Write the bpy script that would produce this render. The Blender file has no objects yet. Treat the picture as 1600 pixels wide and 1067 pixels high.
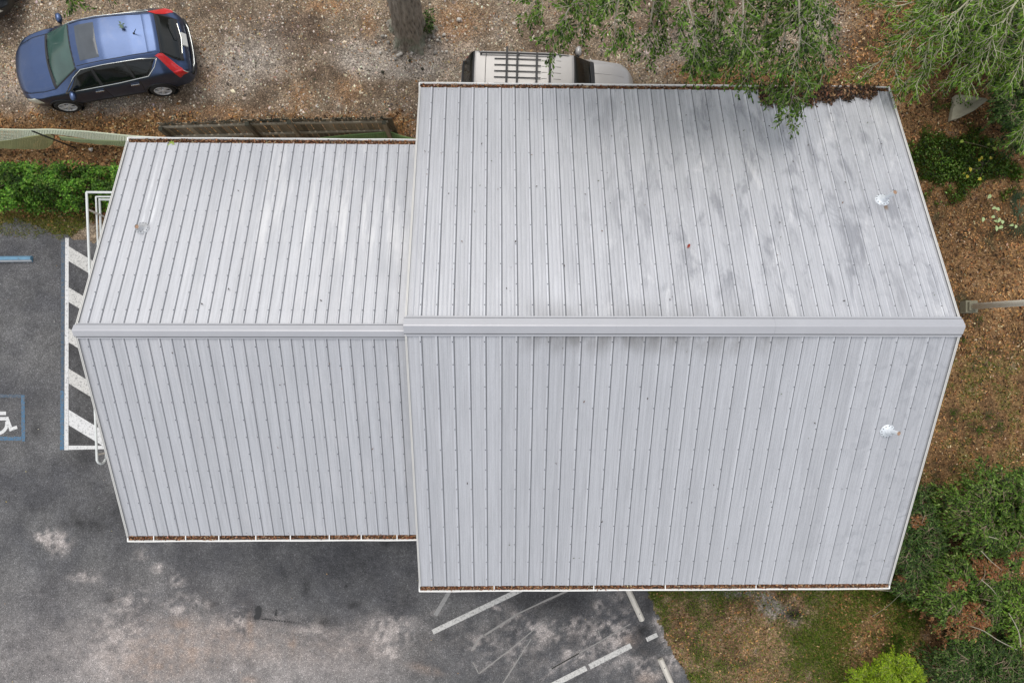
import bpy, math, random
import numpy as np
from mathutils import Vector, Matrix

rng = np.random.default_rng(7)
random.seed(7)
R = math.radians
scene = bpy.context.scene
COL = scene.collection

# ------------------------------------------------------------------ camera, sky, sun, exposure
H = 19.3                      # drone height above the parking lot
FPX = 1067.0                  # 24 mm equivalent lens, expressed for a 1600 px wide frame
CX, CY = 800.0, 610.0         # optical axis in the 1600x1067 photograph (cropped from 4:3)
TH = R(-1.15)
cam_d = bpy.data.cameras.new('camera')
cam = bpy.data.objects.new('camera', cam_d); COL.objects.link(cam)
cam.location = (0, 0, H); cam.rotation_euler = (0, TH, 0)
cam_d.sensor_width = 36.0; cam_d.lens = FPX / 1600 * 36.0
cam_d.shift_y = (CY - 533.5) / 1600
cam_d.clip_start = 0.1; cam_d.clip_end = 2000
scene.camera = cam

SUN_EL, SUN_AZ = R(62), R(-14)      # azimuth from +Y (top of the photograph), negative = west
sun_dir = Vector((math.sin(SUN_AZ) * math.cos(SUN_EL), math.cos(SUN_AZ) * math.cos(SUN_EL), math.sin(SUN_EL)))
sl = bpy.data.lights.new('sun', 'SUN'); sl.energy = 1.2; sl.angle = R(40); sl.color = (1.0, 0.955, 0.89)
so = bpy.data.objects.new('sun', sl); COL.objects.link(so)
so.rotation_euler = sun_dir.to_track_quat('Z', 'Y').to_euler(); so.location = sun_dir * 60

w = bpy.data.worlds.new('World'); scene.world = w; w.use_nodes = True
wt = w.node_tree; wn = wt.nodes; wn.clear()
sky = wn.new('ShaderNodeTexSky'); sky.sky_type = 'NISHITA'; sky.sun_disc = False
sky.sun_elevation = SUN_EL; sky.sun_rotation = SUN_AZ; sky.air_density = 1.0; sky.dust_density = 2.0; sky.ozone_density = 1.0
tc = wn.new('ShaderNodeTexCoord')
mp = wn.new('ShaderNodeMapping'); mp.inputs['Scale'].default_value = (1, 1, 1.6)
cn = wn.new('ShaderNodeTexNoise'); cn.inputs['Scale'].default_value = 2.6; cn.inputs['Detail'].default_value = 7; cn.inputs['Roughness'].default_value = 0.55
cr = wn.new('ShaderNodeValToRGB'); cr.color_ramp.elements[0].position = 0.36; cr.color_ramp.elements[1].position = 0.62
cr.color_ramp.elements[0].color = (0.36, 0.36, 0.36, 1); cr.color_ramp.elements[1].color = (1, 1, 1, 1)
mx = wn.new('ShaderNodeMix'); mx.data_type = 'RGBA'
mx.inputs[7].default_value = (7.55, 7.6, 7.8, 1)
bg = wn.new('ShaderNodeBackground'); bg.inputs['Strength'].default_value = 0.1
wo = wn.new('ShaderNodeOutputWorld')
wt.links.new(tc.outputs['Generated'], mp.inputs['Vector']); wt.links.new(mp.outputs['Vector'], cn.inputs['Vector'])
wt.links.new(cn.outputs['Fac'], cr.inputs['Fac']); wt.links.new(cr.outputs['Color'], mx.inputs[0])
wt.links.new(sky.outputs['Color'], mx.inputs[6]); wt.links.new(mx.outputs[2], bg.inputs['Color'])
wt.links.new(bg.outputs['Background'], wo.inputs['Surface'])

scene.view_settings.view_transform = 'Standard'; scene.view_settings.look = 'None'
scene.view_settings.gamma = 1.0; scene.view_settings.use_curve_mapping = False
scene.view_settings.exposure = 0.62
scene.render.engine = 'CYCLES'
scene.render.resolution_x = 1024; scene.render.resolution_y = 682

# ------------------------------------------------------------------ measuring helpers
cT, sT = math.cos(TH), math.sin(TH)
def P(u, v, z=0.0):
    """point at height z seen at pixel (u, v) of the 1600x1067 photograph"""
    a, b, c = (u - CX) / FPX, -(v - CY) / FPX, -1.0
    dx, dy, dz = cT * a + sT * c, b, -sT * a + cT * c
    t = (z - H) / dz
    return Vector((dx * t, dy * t, z))
def PX(X, Y, Z=0.0):
    d = Z - H
    cx = cT * X - sT * d; cz = sT * X + cT * d
    return CX + FPX * cx / (-cz), CY - FPX * Y / (-cz)

_lat = rng.random((256, 256))
def vnoise(x, y):
    xi = np.floor(x).astype(int); yi = np.floor(y).astype(int)
    fx = x - xi; fy = y - yi
    fx = fx * fx * (3 - 2 * fx); fy = fy * fy * (3 - 2 * fy)
    a = _lat[xi & 255, yi & 255]; b = _lat[(xi + 1) & 255, yi & 255]
    c = _lat[xi & 255, (yi + 1) & 255]; d = _lat[(xi + 1) & 255, (yi + 1) & 255]
    return (a * (1 - fx) + b * fx) * (1 - fy) + (c * (1 - fx) + d * fx) * fy
def fbm(x, y, o=4, g=0.55):
    s = 0; a = 1; n = 0
    for i in range(o):
        s = s + a * vnoise(x * 2 ** i + 17.3 * i, y * 2 ** i + 5.1 * i); n += a; a *= g
    return s / n
def sstep(a, b, x):
    t = np.clip((x - a) / (b - a), 0, 1); return t * t * (3 - 2 * t)
def blob(u, v, cu, cv, ru, rv=None, ang=0.0):
    rv = rv or ru
    ca, sa = math.cos(R(ang)), math.sin(R(ang))
    du, dv = u - cu, v - cv
    a = du * ca + dv * sa; b = -du * sa + dv * ca
    return np.exp(-((a / ru) ** 2 + (b / rv) ** 2))
def inpoly(u, v, poly):
    ins = np.zeros(np.shape(u), bool); n = len(poly); j = n - 1
    for i in range(n):
        xi, yi = poly[i]; xj, yj = poly[j]
        if yi != yj:
            c = ((yi > v) != (yj > v)) & (u < (xj - xi) * (v - yi) / (yj - yi) + xi)
            ins ^= c
        j = i
    return ins

# ------------------------------------------------------------------ object helpers
def props(o, label=None, cat=None, group=None, kind=None):
    if label: o['label'] = label
    if cat: o['category'] = cat
    if group: o['group'] = group
    if kind: o['kind'] = kind
    return o
def thing(name, label, cat, loc=(0, 0, 0), rz=0.0, group=None):
    o = bpy.data.objects.new(name, None); COL.objects.link(o)
    o.location = loc; o.rotation_euler = (0, 0, rz); o.empty_display_size = 0.2
    return props(o, label, cat, group)
def link(name, me, parent=None):
    o = bpy.data.objects.new(name, me); COL.objects.link(o)
    if parent is not None: o.parent = parent
    return o
def mesh(name, verts, faces, mats, smooth=False, fmat=None):
    me = bpy.data.meshes.new(name)
    me.from_pydata([tuple(p) for p in verts], [], [tuple(f) for f in faces])
    for m in (mats if isinstance(mats, (list, tuple)) else [mats]): me.materials.append(m)
    if fmat is not None: me.polygons.foreach_set('material_index', np.array(fmat, np.int32))
    if smooth: me.polygons.foreach_set('use_smooth', np.ones(len(me.polygons), bool))
    me.update(); return me
def fast_mesh(name, verts, faces, mat, col=None, smooth=False):
    """numpy verts (n,3), faces (m,k) of one size; col = per vertex rgb"""
    me = bpy.data.meshes.new(name)
    n = len(verts); m, k = faces.shape
    me.vertices.add(n); me.vertices.foreach_set('co', np.asarray(verts, np.float32).ravel())
    me.loops.add(m * k); me.loops.foreach_set('vertex_index', faces.astype(np.int32).ravel())
    me.polygons.add(m); me.polygons.foreach_set('loop_start', np.arange(0, m * k, k, dtype=np.int32))
    if smooth: me.polygons.foreach_set('use_smooth', np.ones(m, bool))
    me.materials.append(mat); me.update(calc_edges=True)
    if col is not None: add_col(me, 'Col', col)
    return me
def add_col(me, name, col):
    at = me.attributes.new(name, 'FLOAT_COLOR', 'POINT')
    c = np.ones((len(col), 4), np.float32); c[:, :3] = col
    at.data.foreach_set('color', c.ravel())

class MB:
    def __init__(s): s.v = []; s.f = []
    def box(s, c, d, rz=0.0, M=None):
        hx, hy, hz = d[0] / 2, d[1] / 2, d[2] / 2
        b = len(s.v)
        rot = Matrix.Rotation(rz, 3, 'Z') if M is None else M
        for x in (-hx, hx):
            for y in (-hy, hy):
                for z in (-hz, hz): s.v.append(Vector(c) + rot @ Vector((x, y, z)))
        s.f += [tuple(b + i for i in q) for q in ((0, 1, 3, 2), (4, 6, 7, 5), (0, 4, 5, 1), (2, 3, 7, 6), (0, 2, 6, 4), (1, 5, 7, 3))]
        return s
    def bar(s, a, b, wd, ht, roll=0.0):
        a, b = Vector(a), Vector(b); d = b - a
        up = Vector((0, 0, 1)) if abs(d.normalized().z) < 0.9 else Vector((0, 1, 0))
        X = d.normalized(); Y = up.cross(X).normalized(); Z = X.cross(Y)
        M = Matrix((X, Y, Z)).transposed() @ Matrix.Rotation(roll, 3, 'X')
        return s.box((a + b) / 2, (d.length, wd, ht), M=M)
    def tube(s, pts, r, n=8, cap=True):
        pts = [Vector(p) for p in pts]; rs = r if isinstance(r, (list, tuple)) else [r] * len(pts)
        base = len(s.v); prev = None
        for i, p in enumerate(pts):
            t = (pts[min(i + 1, len(pts) - 1)] - pts[max(i - 1, 0)]).normalized()
            if prev is None:
                q = Vector((0, 0, 1)) if abs(t.z) < 0.9 else Vector((1, 0, 0))
                X = t.cross(q).normalized()
            else: X = (prev - t * prev.dot(t)).normalized()
            prev = X; Y = t.cross(X)
            for k in range(n):
                a = 2 * math.pi * k / n
                s.v.append(p + (X * math.cos(a) + Y * math.sin(a)) * rs[i])
        for i in range(len(pts) - 1):
            for k in range(n):
                a = base + i * n + k; b = base + i * n + (k + 1) % n
                s.f.append((a, b, b + n, a + n))
        if cap:
            s.f.append(tuple(base + k for k in range(n))[::-1])
            e = base + (len(pts) - 1) * n
            s.f.append(tuple(e + k for k in range(n)))
        return s
    def lathe(s, prof, c=(0, 0, 0), n=16, axis='Z'):
        base = len(s.v); c = Vector(c)
        for (r, z) in prof:
            for k in range(n):
                a = 2 * math.pi * k / n
                p = Vector((r * math.cos(a), r * math.sin(a), z)) if axis == 'Z' else Vector((r * math.cos(a), z, r * math.sin(a)))
                s.v.append(c + p)
        for i in range(len(prof) - 1):
            for k in range(n):
                a = base + i * n + k; b = base + i * n + (k + 1) % n
                s.f.append((a, b, b + n, a + n))
        return s
    def prism(s, poly, z0, z1):
        b = len(s.v); n = len(poly)
        for z in (z0, z1):
            for p in poly: s.v.append(Vector((p[0], p[1], z)))
        s.f.append(tuple(b + n + i for i in range(n))); s.f.append(tuple(b + i for i in range(n))[::-1])
        for i in range(n): s.f.append((b + i, b + (i + 1) % n, b + n + (i + 1) % n, b + n + i))
        return s
    def flat(s, poly, z):
        b = len(s.v)
        for p in poly: s.v.append(Vector((p[0], p[1], z)))
        s.f.append(tuple(b + i for i in range(len(poly)))); return s
    def build(s, name, mat, parent=None, smooth=False):
        return link(name, mesh(name, s.v, s.f, mat, smooth), parent)

# ------------------------------------------------------------------ material helpers
class NT:
    def __init__(s, name):
        s.m = bpy.data.materials.new(name); s.m.use_nodes = True
        s.t = s.m.node_tree; s.n = s.t.nodes; s.n.clear()
        s.out = s.n.new('ShaderNodeOutputMaterial')
        s.bsdf = s.n.new('ShaderNodeBsdfPrincipled'); s.l(s.bsdf.outputs[0], s.out.inputs['Surface'])
        s._pos = None
    def l(s, a, b): s.t.links.new(a, b)
    def setv(s, sock, val):
        if hasattr(val, 'is_output'): s.l(val, sock)
        elif isinstance(val, (tuple, list)) and sock.type == 'RGBA' and len(val) == 3: sock.default_value = (*val, 1)
        else: sock.default_value = val
    def pos(s):
        if s._pos is None: s._pos = s.n.new('ShaderNodeNewGeometry').outputs['Position']
        return s._pos
    def obj(s): return s.n.new('ShaderNodeTexCoord').outputs['Object']
    def rand(s): return s.n.new('ShaderNodeObjectInfo').outputs['Random']
    def map(s, vec, scale=(1, 1, 1), loc=(0, 0, 0)):
        m = s.n.new('ShaderNodeMapping'); m.inputs['Scale'].default_value = scale; m.inputs['Location'].default_value = loc
        s.l(vec, m.inputs['Vector']); return m.outputs[0]
    def noise(s, vec, scale, detail=4, rough=0.55, dist=0.0):
        t = s.n.new('ShaderNodeTexNoise'); t.inputs['Scale'].default_value = scale; t.inputs['Detail'].default_value = detail
        t.inputs['Roughness'].default_value = rough; t.inputs['Distortion'].default_value = dist
        s.l(vec, t.inputs['Vector']); return t.outputs['Fac']
    def voro(s, vec, scale, out='Distance', rnd=1.0):
        t = s.n.new('ShaderNodeTexVoronoi'); t.inputs['Scale'].default_value = scale; t.inputs['Randomness'].default_value = rnd
        s.l(vec, t.inputs['Vector']); return t.outputs[out]
    def ramp(s, fac, stops, interp='LINEAR'):
        r = s.n.new('ShaderNodeValToRGB'); e = r.color_ramp.elements; r.color_ramp.interpolation = interp
        while len(e) < len(stops): e.new(0.5)
        for i, (p, c) in enumerate(stops):
            e[i].position = p
            e[i].color = (c, c, c, 1) if not isinstance(c, (tuple, list)) else (*c, 1)
        s.l(fac, r.inputs['Fac']); return r.outputs['Color']
    def math(s, op, a, b=None, clamp=False):
        m = s.n.new('ShaderNodeMath'); m.operation = op; m.use_clamp = clamp
        s.setv(m.inputs[0], a)
        if b is not None: s.setv(m.inputs[1], b)
        return m.outputs[0]
    def mix(s, fac, a, b, blend='MIX'):
        m = s.n.new('ShaderNodeMix'); m.data_type = 'RGBA'; m.blend_type = blend
        s.setv(m.inputs[0], fac); s.setv(m.inputs[6], a); s.setv(m.inputs[7], b); return m.outputs[2]
    def maprange(s, v, a, b, c=0.0, d=1.0):
        m = s.n.new('ShaderNodeMapRange'); s.setv(m.inputs[0], v)
        m.inputs[1].default_value = a; m.inputs[2].default_value = b; m.inputs[3].default_value = c; m.inputs[4].default_value = d
        m.interpolation_type = 'SMOOTHSTEP'; return m.outputs[0]
    def sep(s, v):
        m = s.n.new('ShaderNodeSeparateXYZ'); s.l(v, m.inputs[0]); return m.outputs
    def sepc(s, v):
        m = s.n.new('ShaderNodeSeparateColor'); s.l(v, m.inputs[0]); return m.outputs
    def attr(s, name):
        a = s.n.new('ShaderNodeAttribute'); a.attribute_name = name; return a.outputs['Color']
    def bump(s, h, strength=0.3, dist=0.01):
        b = s.n.new('ShaderNodeBump'); b.inputs['Strength'].default_value = strength; b.inputs['Distance'].default_value = dist
        s.l(h, b.inputs['Height']); s.l(b.outputs[0], s.bsdf.inputs['Normal'])
    def set(s, **k):
        names = dict(color='Base Color', rough='Roughness', metal='Metallic', spec='Specular IOR Level', coat='Coat Weight',
                     coatr='Coat Roughness', trans='Transmission Weight')
        for a, b in k.items(): s.setv(s.bsdf.inputs[names[a]], b)
        return s
def plain(name, color, rough=0.6, metal=0.0, var=0.12, scale=6.0, **k):
    """procedural paint/plastic: base colour broken by two noises"""
    t = NT(name); p = t.obj()
    f = t.noise(p, scale, 5); g = t.noise(p, scale * 9, 3)
    lo = tuple(c * (1 - var) for c in color); hi = tuple(min(1, c * (1 + var)) for c in color)
    c = t.mix(f, lo, hi); c = t.mix(t.math('MULTIPLY', g, var), c, tuple(x * 0.5 for x in color))
    t.set(color=c, rough=rough, metal=metal, **k); return t.m
def leafmat(name, rough=0.45, transl=0.3, spec=0.4):
    t = NT(name); c = t.attr('Col'); t.set(color=c, rough=rough, spec=spec)
    tr = t.n.new('ShaderNodeBsdfTranslucent')
    hs = t.mix(1.0, c, (0.85, 1.0, 0.5), 'MULTIPLY'); t.l(hs, tr.inputs['Color'])
    ms = t.n.new('ShaderNodeMixShader'); ms.inputs[0].default_value = transl
    t.l(t.bsdf.outputs[0], ms.inputs[1]); t.l(tr.outputs[0], ms.inputs[2]); t.l(ms.outputs[0], t.out.inputs['Surface'])
    return t.m
# ------------------------------------------------------------------ materials
def m_ground():
    t = NT('ground_soil'); p = t.pos(); c = t.attr('Col'); k = t.sepc(t.attr('Mask'))
    v1 = t.voro(p, 34, 'Color'); v2 = t.voro(p, 70, 'Color')
    r1 = t.sepc(v1)[0]; r2 = t.sepc(v2)[1]
    sp = t.ramp(r1, [(0.0, 0.55), (0.35, 0.8), (0.7, 1.05), (1.0, 1.6)])
    sp2 = t.ramp(r2, [(0.0, 0.62), (0.6, 0.98), (1.0, 1.55)])
    g = t.mix(1.0, c, sp, 'MULTIPLY'); g = t.mix(1.0, g, sp2, 'MULTIPLY')
    n = t.noise(p, 3.2, 8, 0.65); n2 = t.ramp(n, [(0.3, 0.6), (0.55, 1.0), (0.75, 1.3)])
    g = t.mix(1.0, g, n2, 'MULTIPLY')
    t.set(color=g, rough=0.95, spec=0.15)
    t.bump(t.math('ADD', r2, t.math('MULTIPLY', n, 2.0)), 0.7, 0.012); return t.m
def m_asphalt():
    t = NT('worn_asphalt'); p = t.pos(); c = t.attr('Col')
    v = t.voro(p, 55, 'Color'); r = t.sepc(v)
    sp = t.ramp(r[0], [(0.0, 0.6), (0.5, 0.93), (0.86, 1.12), (0.93, 1.35), (1.0, 1.9)])
    v2 = t.sepc(t.voro(p, 120, 'Color'))[2]; sp2 = t.ramp(v2, [(0.0, 0.72), (1.0, 1.3)])
    g = t.mix(1.0, c, sp, 'MULTIPLY'); g = t.mix(1.0, g, sp2, 'MULTIPLY')
    n = t.noise(p, 1.1, 9, 0.66); g = t.mix(1.0, g, t.ramp(n, [(0.3, 0.72), (0.5, 0.97), (0.72, 1.3)]), 'MULTIPLY')
    n3 = t.noise(p, 6.5, 6, 0.7); g = t.mix(1.0, g, t.ramp(n3, [(0.3, 0.84), (0.7, 1.16)]), 'MULTIPLY')
    t.set(color=g, rough=0.88, spec=0.3); t.bump(r[1], 0.5, 0.006); return t.m
def m_paint(name, col, wear=0.5):
    """old road paint: wears off to the asphalt grey in flakes"""
    t = NT(name); p = t.pos()
    n = t.noise(p, 16, 9, 0.75); n2 = t.noise(p, 70, 3, 0.6)
    f = t.ramp(t.math('ADD', n, t.math('MULTIPLY', t.math('SUBTRACT', n2, 0.5), 0.55)), [(wear - 0.1, 0.0), (wear + 0.07, 1.0)])
    a = t.mix(t.noise(p, 2.5, 5), tuple(x * 0.8 for x in col), col)
    base = t.mix(t.sepc(t.voro(p, 55, 'Color'))[0], (0.06, 0.06, 0.062), (0.16, 0.16, 0.16))
    t.set(color=t.mix(f, base, a), rough=0.8); t.bump(f, 0.3, 0.003); return t.m
def m_roof(name, hall, lift=1.0):
    t = NT(name); p = t.pos(); s = t.sep(p)
    base = t.mix(t.noise(t.map(p, (9.0, 0.55, 0.55)), 1.0, 5, 0.6), (0.405, 0.412, 0.43), (0.495, 0.50, 0.518))
    streak = t.noise(t.map(p, (34.0, 0.8, 0.8)), 1.0, 4, 0.65)
    base = t.mix(1.0, base, t.ramp(streak, [(0.3, 0.86), (0.55, 1.0), (0.75, 1.08)]), 'MULTIPLY')
    base = t.mix(1.0, base, t.ramp(t.rand(), [(0.0, 0.955), (1.0, 1.045)]), 'MULTIPLY')
    # weather stains: soft blue-grey mildew on the tree side, soot under the ridge cap
    big = t.noise(t.map(p, (2.9, 0.9, 0.9)), 1.0, 7, 0.68, 0.5)
    if hall:
        east = t.math('MULTIPLY', t.maprange(s[0], 0.2, 4.5), t.maprange(s[1], YR + 0.05, YR + 1.0))
        st = t.math('MULTIPLY', t.maprange(big, 0.47, 0.66), t.math('ADD', t.math('MULTIPLY', east, 0.50), 0.05))
        base = t.mix(st, base, (0.165, 0.17, 0.19))
        edge = t.math('MULTIPLY', t.maprange(s[0], 5.6, 9.2), t.maprange(t.noise(p, 2.6, 5, 0.65, 1.0), 0.5, 0.68))
        base = t.mix(t.math('MULTIPLY', edge, 0.38), base, (0.22, 0.23, 0.25))
        pale = t.math('MULTIPLY', t.math('MULTIPLY', t.maprange(s[0], 1.0, 3.0), t.maprange(s[1], 0.2, 2.0)), t.maprange(t.noise(t.map(p, (2.2, 0.8, 0.8)), 1.0, 6, 0.66, 0.5), 0.56, 0.72))
        base = t.mix(t.math('MULTIPLY', pale, 0.5), base, (0.68, 0.68, 0.68))
        dy = t.math('ABSOLUTE', t.math('SUBTRACT', s[1], YR))
        rid = t.math('MULTIPLY', t.maprange(dy, 0.72, 0.15), t.math('MULTIPLY', t.maprange(s[0], -0.2, 1.2), t.maprange(s[0], 6.6, 4.4)))
        rid = t.math('MULTIPLY', rid, t.maprange(t.noise(t.map(p, (2.2, 1.0, 1.0)), 1.0, 5, 0.6), 0.3, 0.6))
        sy = t.maprange(s[1], YR + 0.05, YR - 0.05, 0.38, 0.78)
        base = t.mix(t.math('MULTIPLY', rid, sy), base, (0.17, 0.165, 0.16))
    else:
        st = t.math('MULTIPLY', t.maprange(big, 0.48, 0.68), 0.16)
        base = t.mix(st, base, (0.62, 0.60, 0.60))
        ps = t.math('MULTIPLY', t.math('MULTIPLY', t.maprange(s[1], YR2 + 0.9, YR2 + 2.2), t.maprange(s[0], -6.0, -4.4)), t.maprange(t.noise(t.map(p, (4.2, 0.55, 0.55)), 1.0, 5, 0.6, 0.3), 0.48, 0.66))
        base = t.mix(t.math('MULTIPLY', ps, 0.5), base, (0.68, 0.675, 0.67))
        jn = t.math('MULTIPLY', t.maprange(s[0], -2.9, -2.0), t.maprange(t.noise(t.map(p, (3.0, 1.0, 1.0)), 1.2, 5, 0.6), 0.35, 0.7))
        base = t.mix(t.math('MULTIPLY', jn, 0.35), base, (0.30, 0.31, 0.33))
    if hall:
        q = P(1383, 322, 5); q = P(1383, 322, ZR - SL * abs(q.y - YR)); q = P(1383, 322, ZR - SL * abs(q.y - YR))
        dx = t.math('ABSOLUTE', t.math('SUBTRACT', s[0], q.x)); dz = t.math('ABSOLUTE', t.math('SUBTRACT', s[1], q.y))
        rs = t.math('MULTIPLY', t.maprange(dx, 0.075, 0.015), t.maprange(dz, 0.13, 0.03)); base = t.mix(t.math('MULTIPLY', rs, 0.85), base, (0.20, 0.12, 0.06))
    else:
        q = P(223, 357, 5); q = P(223, 357, ZR2 - SL * abs(q.y - YR2)); q = P(223, 357, ZR2 - SL * abs(q.y - YR2))
        for o_, w_ in ((-0.035, 0.035), (0.125, 0.06)):
            dx = t.math('ABSOLUTE', t.math('SUBTRACT', s[0], q.x + o_)); yy = t.math('MULTIPLY', t.maprange(s[1], q.y + 2.1, q.y + 0.7), t.maprange(s[1], q.y + 0.05, q.y + 0.2))
            base = t.mix(t.math('MULTIPLY', t.math('MULTIPLY', t.maprange(dx, w_, w_ * 0.4), t.math('MULTIPLY', yy, t.maprange(t.noise(t.map(p, (12.0, 2.0, 2.0)), 1.0, 4), 0.25, 0.6))), 0.55), base, (0.72, 0.73, 0.74))
    if lift != 1.0: base = t.mix(1.0, base, (lift, lift, lift), 'MULTIPLY')
    grain = t.noise(p, 55, 2); base = t.mix(1.0, base, t.ramp(grain, [(0.25, 0.93), (0.75, 1.07)]), 'MULTIPLY')
    t.set(color=base, metal=0.35, spec=0.5, rough=t.maprange(t.noise(p, 1.4, 4), 0.3, 0.7, 0.46, 0.58))
    oc = t.noise(t.map(p, (2.4, 0.8, 0.8)), 1.0, 3)
    t.bump(oc, 0.5, 0.03); return t.m

M = {}
# roof geometry measured from the photograph -------------------------------------------------
ZR, ZR2 = 6.30, 6.10
YR = P(1000, 509.5, ZR).y; YR2 = P(380, 517, ZR2).y
YN, YS = P(1000, 140, 3.9).y, P(1000, 914, 3.9).y
YN2, YS2 = P(400, 225.5, 4.23).y, P(400, 836, 4.23).y
SL = 0.43
ZE = ZR - SL * (YN - YR); ZE2 = ZR2 - SL * (YN2 - YR2)
XL = P(633.5, 509, ZR).x; XR = P(1501, 509, ZR).x
XL2 = P(118.5, 517, ZR2).x
M['ground'] = m_ground(); M['asphalt'] = m_asphalt()
M['roof_hall'] = m_roof('galvalume_hall', True); M['roof_wing'] = m_roof('galvalume_wing', False); M['rib_hall'] = m_roof('rib_metal', True, 1.16); M['rib_wing'] = m_roof('wing_rib_metal', False, 1.08)
M['rake'] = plain('rake_metal', (0.56, 0.55, 0.52), 0.5, 0.1, 0.08, 3)
M['grime_shade'] = plain('seam_grime_shade', (0.145, 0.15, 0.16), 0.8, 0.1, 0.3, 3)  # dark strips at ribs and cap edges: seam dirt with shade painted in
M['cap'] = plain('ridge_metal', (0.45, 0.45, 0.465), 0.40, 0.45, 0.07, 1.5)
M['trim'] = plain('white_trim', (0.74, 0.73, 0.70), 0.5, 0, 0.08, 4)
M['screw'] = plain('screw_zinc', (0.14, 0.145, 0.16), 0.5, 0.5)
M['siding'] = plain('cream_siding', (0.62, 0.60, 0.54), 0.7, 0, 0.1, 2)
M['door'] = plain('door_paint', (0.55, 0.56, 0.56), 0.5)
M['boot'] = plain('vent_boot', (0.70, 0.74, 0.77), 0.45, 0.1, 0.14, 25)
M['galv'] = plain('dull_galvanised', (0.58, 0.59, 0.60), 0.42, 0.3, 0.3, 30)
M['pipe_in'] = plain('pipe_inside', (0.32, 0.2, 0.13), 0.8)
M['concrete'] = plain('concrete', (0.40, 0.385, 0.36), 0.85, 0, 0.22, 5)
M['white_paint'] = m_paint('white_road_paint', (0.66, 0.66, 0.65), 0.405)
M['worn_white'] = m_paint('worn_white_paint', (0.58, 0.57, 0.54), 0.425)
M['grey_paint'] = m_paint('faded_white_paint', (0.30, 0.295, 0.285), 0.40)
M['blue_paint'] = m_paint('blue_road_paint', (0.055, 0.155, 0.27), 0.49)
M['blue_faint'] = m_paint('faint_blue_paint', (0.05, 0.09, 0.14), 0.50)
M['leaf'] = leafmat('leaf_blade', 0.5, 0.35, 0.22); M['dry'] = leafmat('dry_leaf', 0.8, 0.08, 0.15)
M['grassm'] = leafmat('grass_blade', 0.7, 0.35, 0.1)
def stone_mat():
    t = NT('pebble'); t.set(color=t.attr('Col'), rough=0.9, spec=0.2); return t.m
M['pebble'] = stone_mat()

# ------------------------------------------------------------------ ground sheet
LOT = [(-400, 352), (0, 352), (30, 345), (62, 350), (92, 366), (140, 372), (200, 380), (320, 380), (900, 380), (985, 800), (1004, 905), (1024, 948), (1034, 975),
       (1046, 1005), (1062, 1035), (1078, 1062), (1092, 1110), (1110, 1300), (-400, 1300)]
def zones(X, Y):
    u, v = PX(X, Y)
    j = (fbm(X * 0.9, Y * 0.9, 4) - 0.5); j2 = fbm(X * 2.7 + 9, Y * 2.7, 4) - 0.5
    uj, vj = u + j * 90 + j2 * 40, v + j2 * 70 + j * 30
    east = sstep(1270, 1335, uj) * (1 - 0.85 * blob(u, v, 1275, 30, 65, 55))
    strip = sstep(88, 118, vj) * (1 - sstep(200, 260, v)) * sstep(1030, 1120, uj)
    leaf = np.clip(np.maximum(east, strip), 0, 1)
    mul = sstep(170, 192, vj * 0.5 + v * 0.5) * (1 - sstep(338, 352, v)) * (1 - sstep(620, 660, u)) * (u < 700)
    lawn = sstep(905, 925, v) * sstep(985, 1010, u) * (1 - sstep(1400, 1440, uj))
    brown = lawn * np.clip(blob(u, v, 1150, 1000, 75, 70) * 1.1 + blob(u, v, 1210, 940, 70, 28) + blob(u, v, 1060, 990, 26, 60) + 0.9 * blob(u, v, 1370, 1000, 40, 80) + 0.6 * blob(u, v, 1230, 1060, 80, 30)
                           + 0.7 * j + 0.9 * j2 + 0.10, 0, 1)
    side = sstep(1400, 1450, u) * sstep(520, 600, vj) * (1 - sstep(740, 800, v))
    grass = np.clip(lawn - brown, 0, 1) + 0.55 * side * sstep(-0.06, 0.14, j2)
    patch = (blob(u, v, 70, 350, 70, 20) + blob(u, v, 25, 352, 30, 14)) > 0.35 + j2
    gp = patch * (v > 325) * (u < 210)
    grass = np.maximum(grass, gp * 0.8); leaf = np.maximum(leaf, gp * 0.25)
    moss = sstep(0.30, 0.85, blob(u, v, 1470, 254, 60, 44) + blob(u, v, 1538, 260, 52, 40) - j2 * 2.2 - j * 0.8) * (u > 1380)
    grass = np.maximum(grass, moss * 1.0); leaf = leaf * (1 - 0.55 * moss)
    leaf = np.maximum(leaf, brown * 0.75); leaf = np.maximum(leaf, mul)
    # drifts of orange oak leaves in the gravel
    drift = (blob(u, v, 512, 8, 36, 14) * 1.3 + blob(u, v, 545, 140, 24, 26) + blob(u, v, 470, 150, 22, 24) + blob(u, v, 575, 36, 12, 26) + blob(u, v, 320, 120, 26, 22) * 0.8
             + blob(u, v, 100, 186, 95, 16) + blob(u, v, 228, 190, 42, 26) + blob(u, v, 345, 175, 90, 12) * 0.8 + blob(u, v, 640, 205, 30, 16) + blob(u, v, 705, 40, 30, 40)
             + blob(u, v, 20, 120, 24, 30) * 0.6 + blob(u, v, 735, 30, 34, 34) * 0.6)
    drift = np.clip(drift + j2 * 0.5 - 0.12, 0, 1) * (v < 222)
    return u, v, j, j2, leaf, grass, drift, moss
xs = np.concatenate([[-500, -150, -60, -30, -21], np.arange(-18, 19.01, 0.075), [22, 30, 60, 150, 500]])
ys = np.concatenate([[-500, -150, -60, -25, -14], np.arange(-11, 14.01, 0.075), [17, 25, 60, 150, 500]])
GX, GY = np.meshgrid(xs, ys, indexing='ij')
u, v, j, j2, leaf, grass, drift, moss = zones(GX, GY)
def lerp3(a, b, t): return np.asarray(a) * (1 - t[..., None]) + np.asarray(b) * t[..., None]
n = np.clip(0.5 + j * 1.6 + j2 * 1.2, 0, 1)
col = lerp3((0.15, 0.108, 0.074), (0.34, 0.265, 0.185), n)
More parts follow.
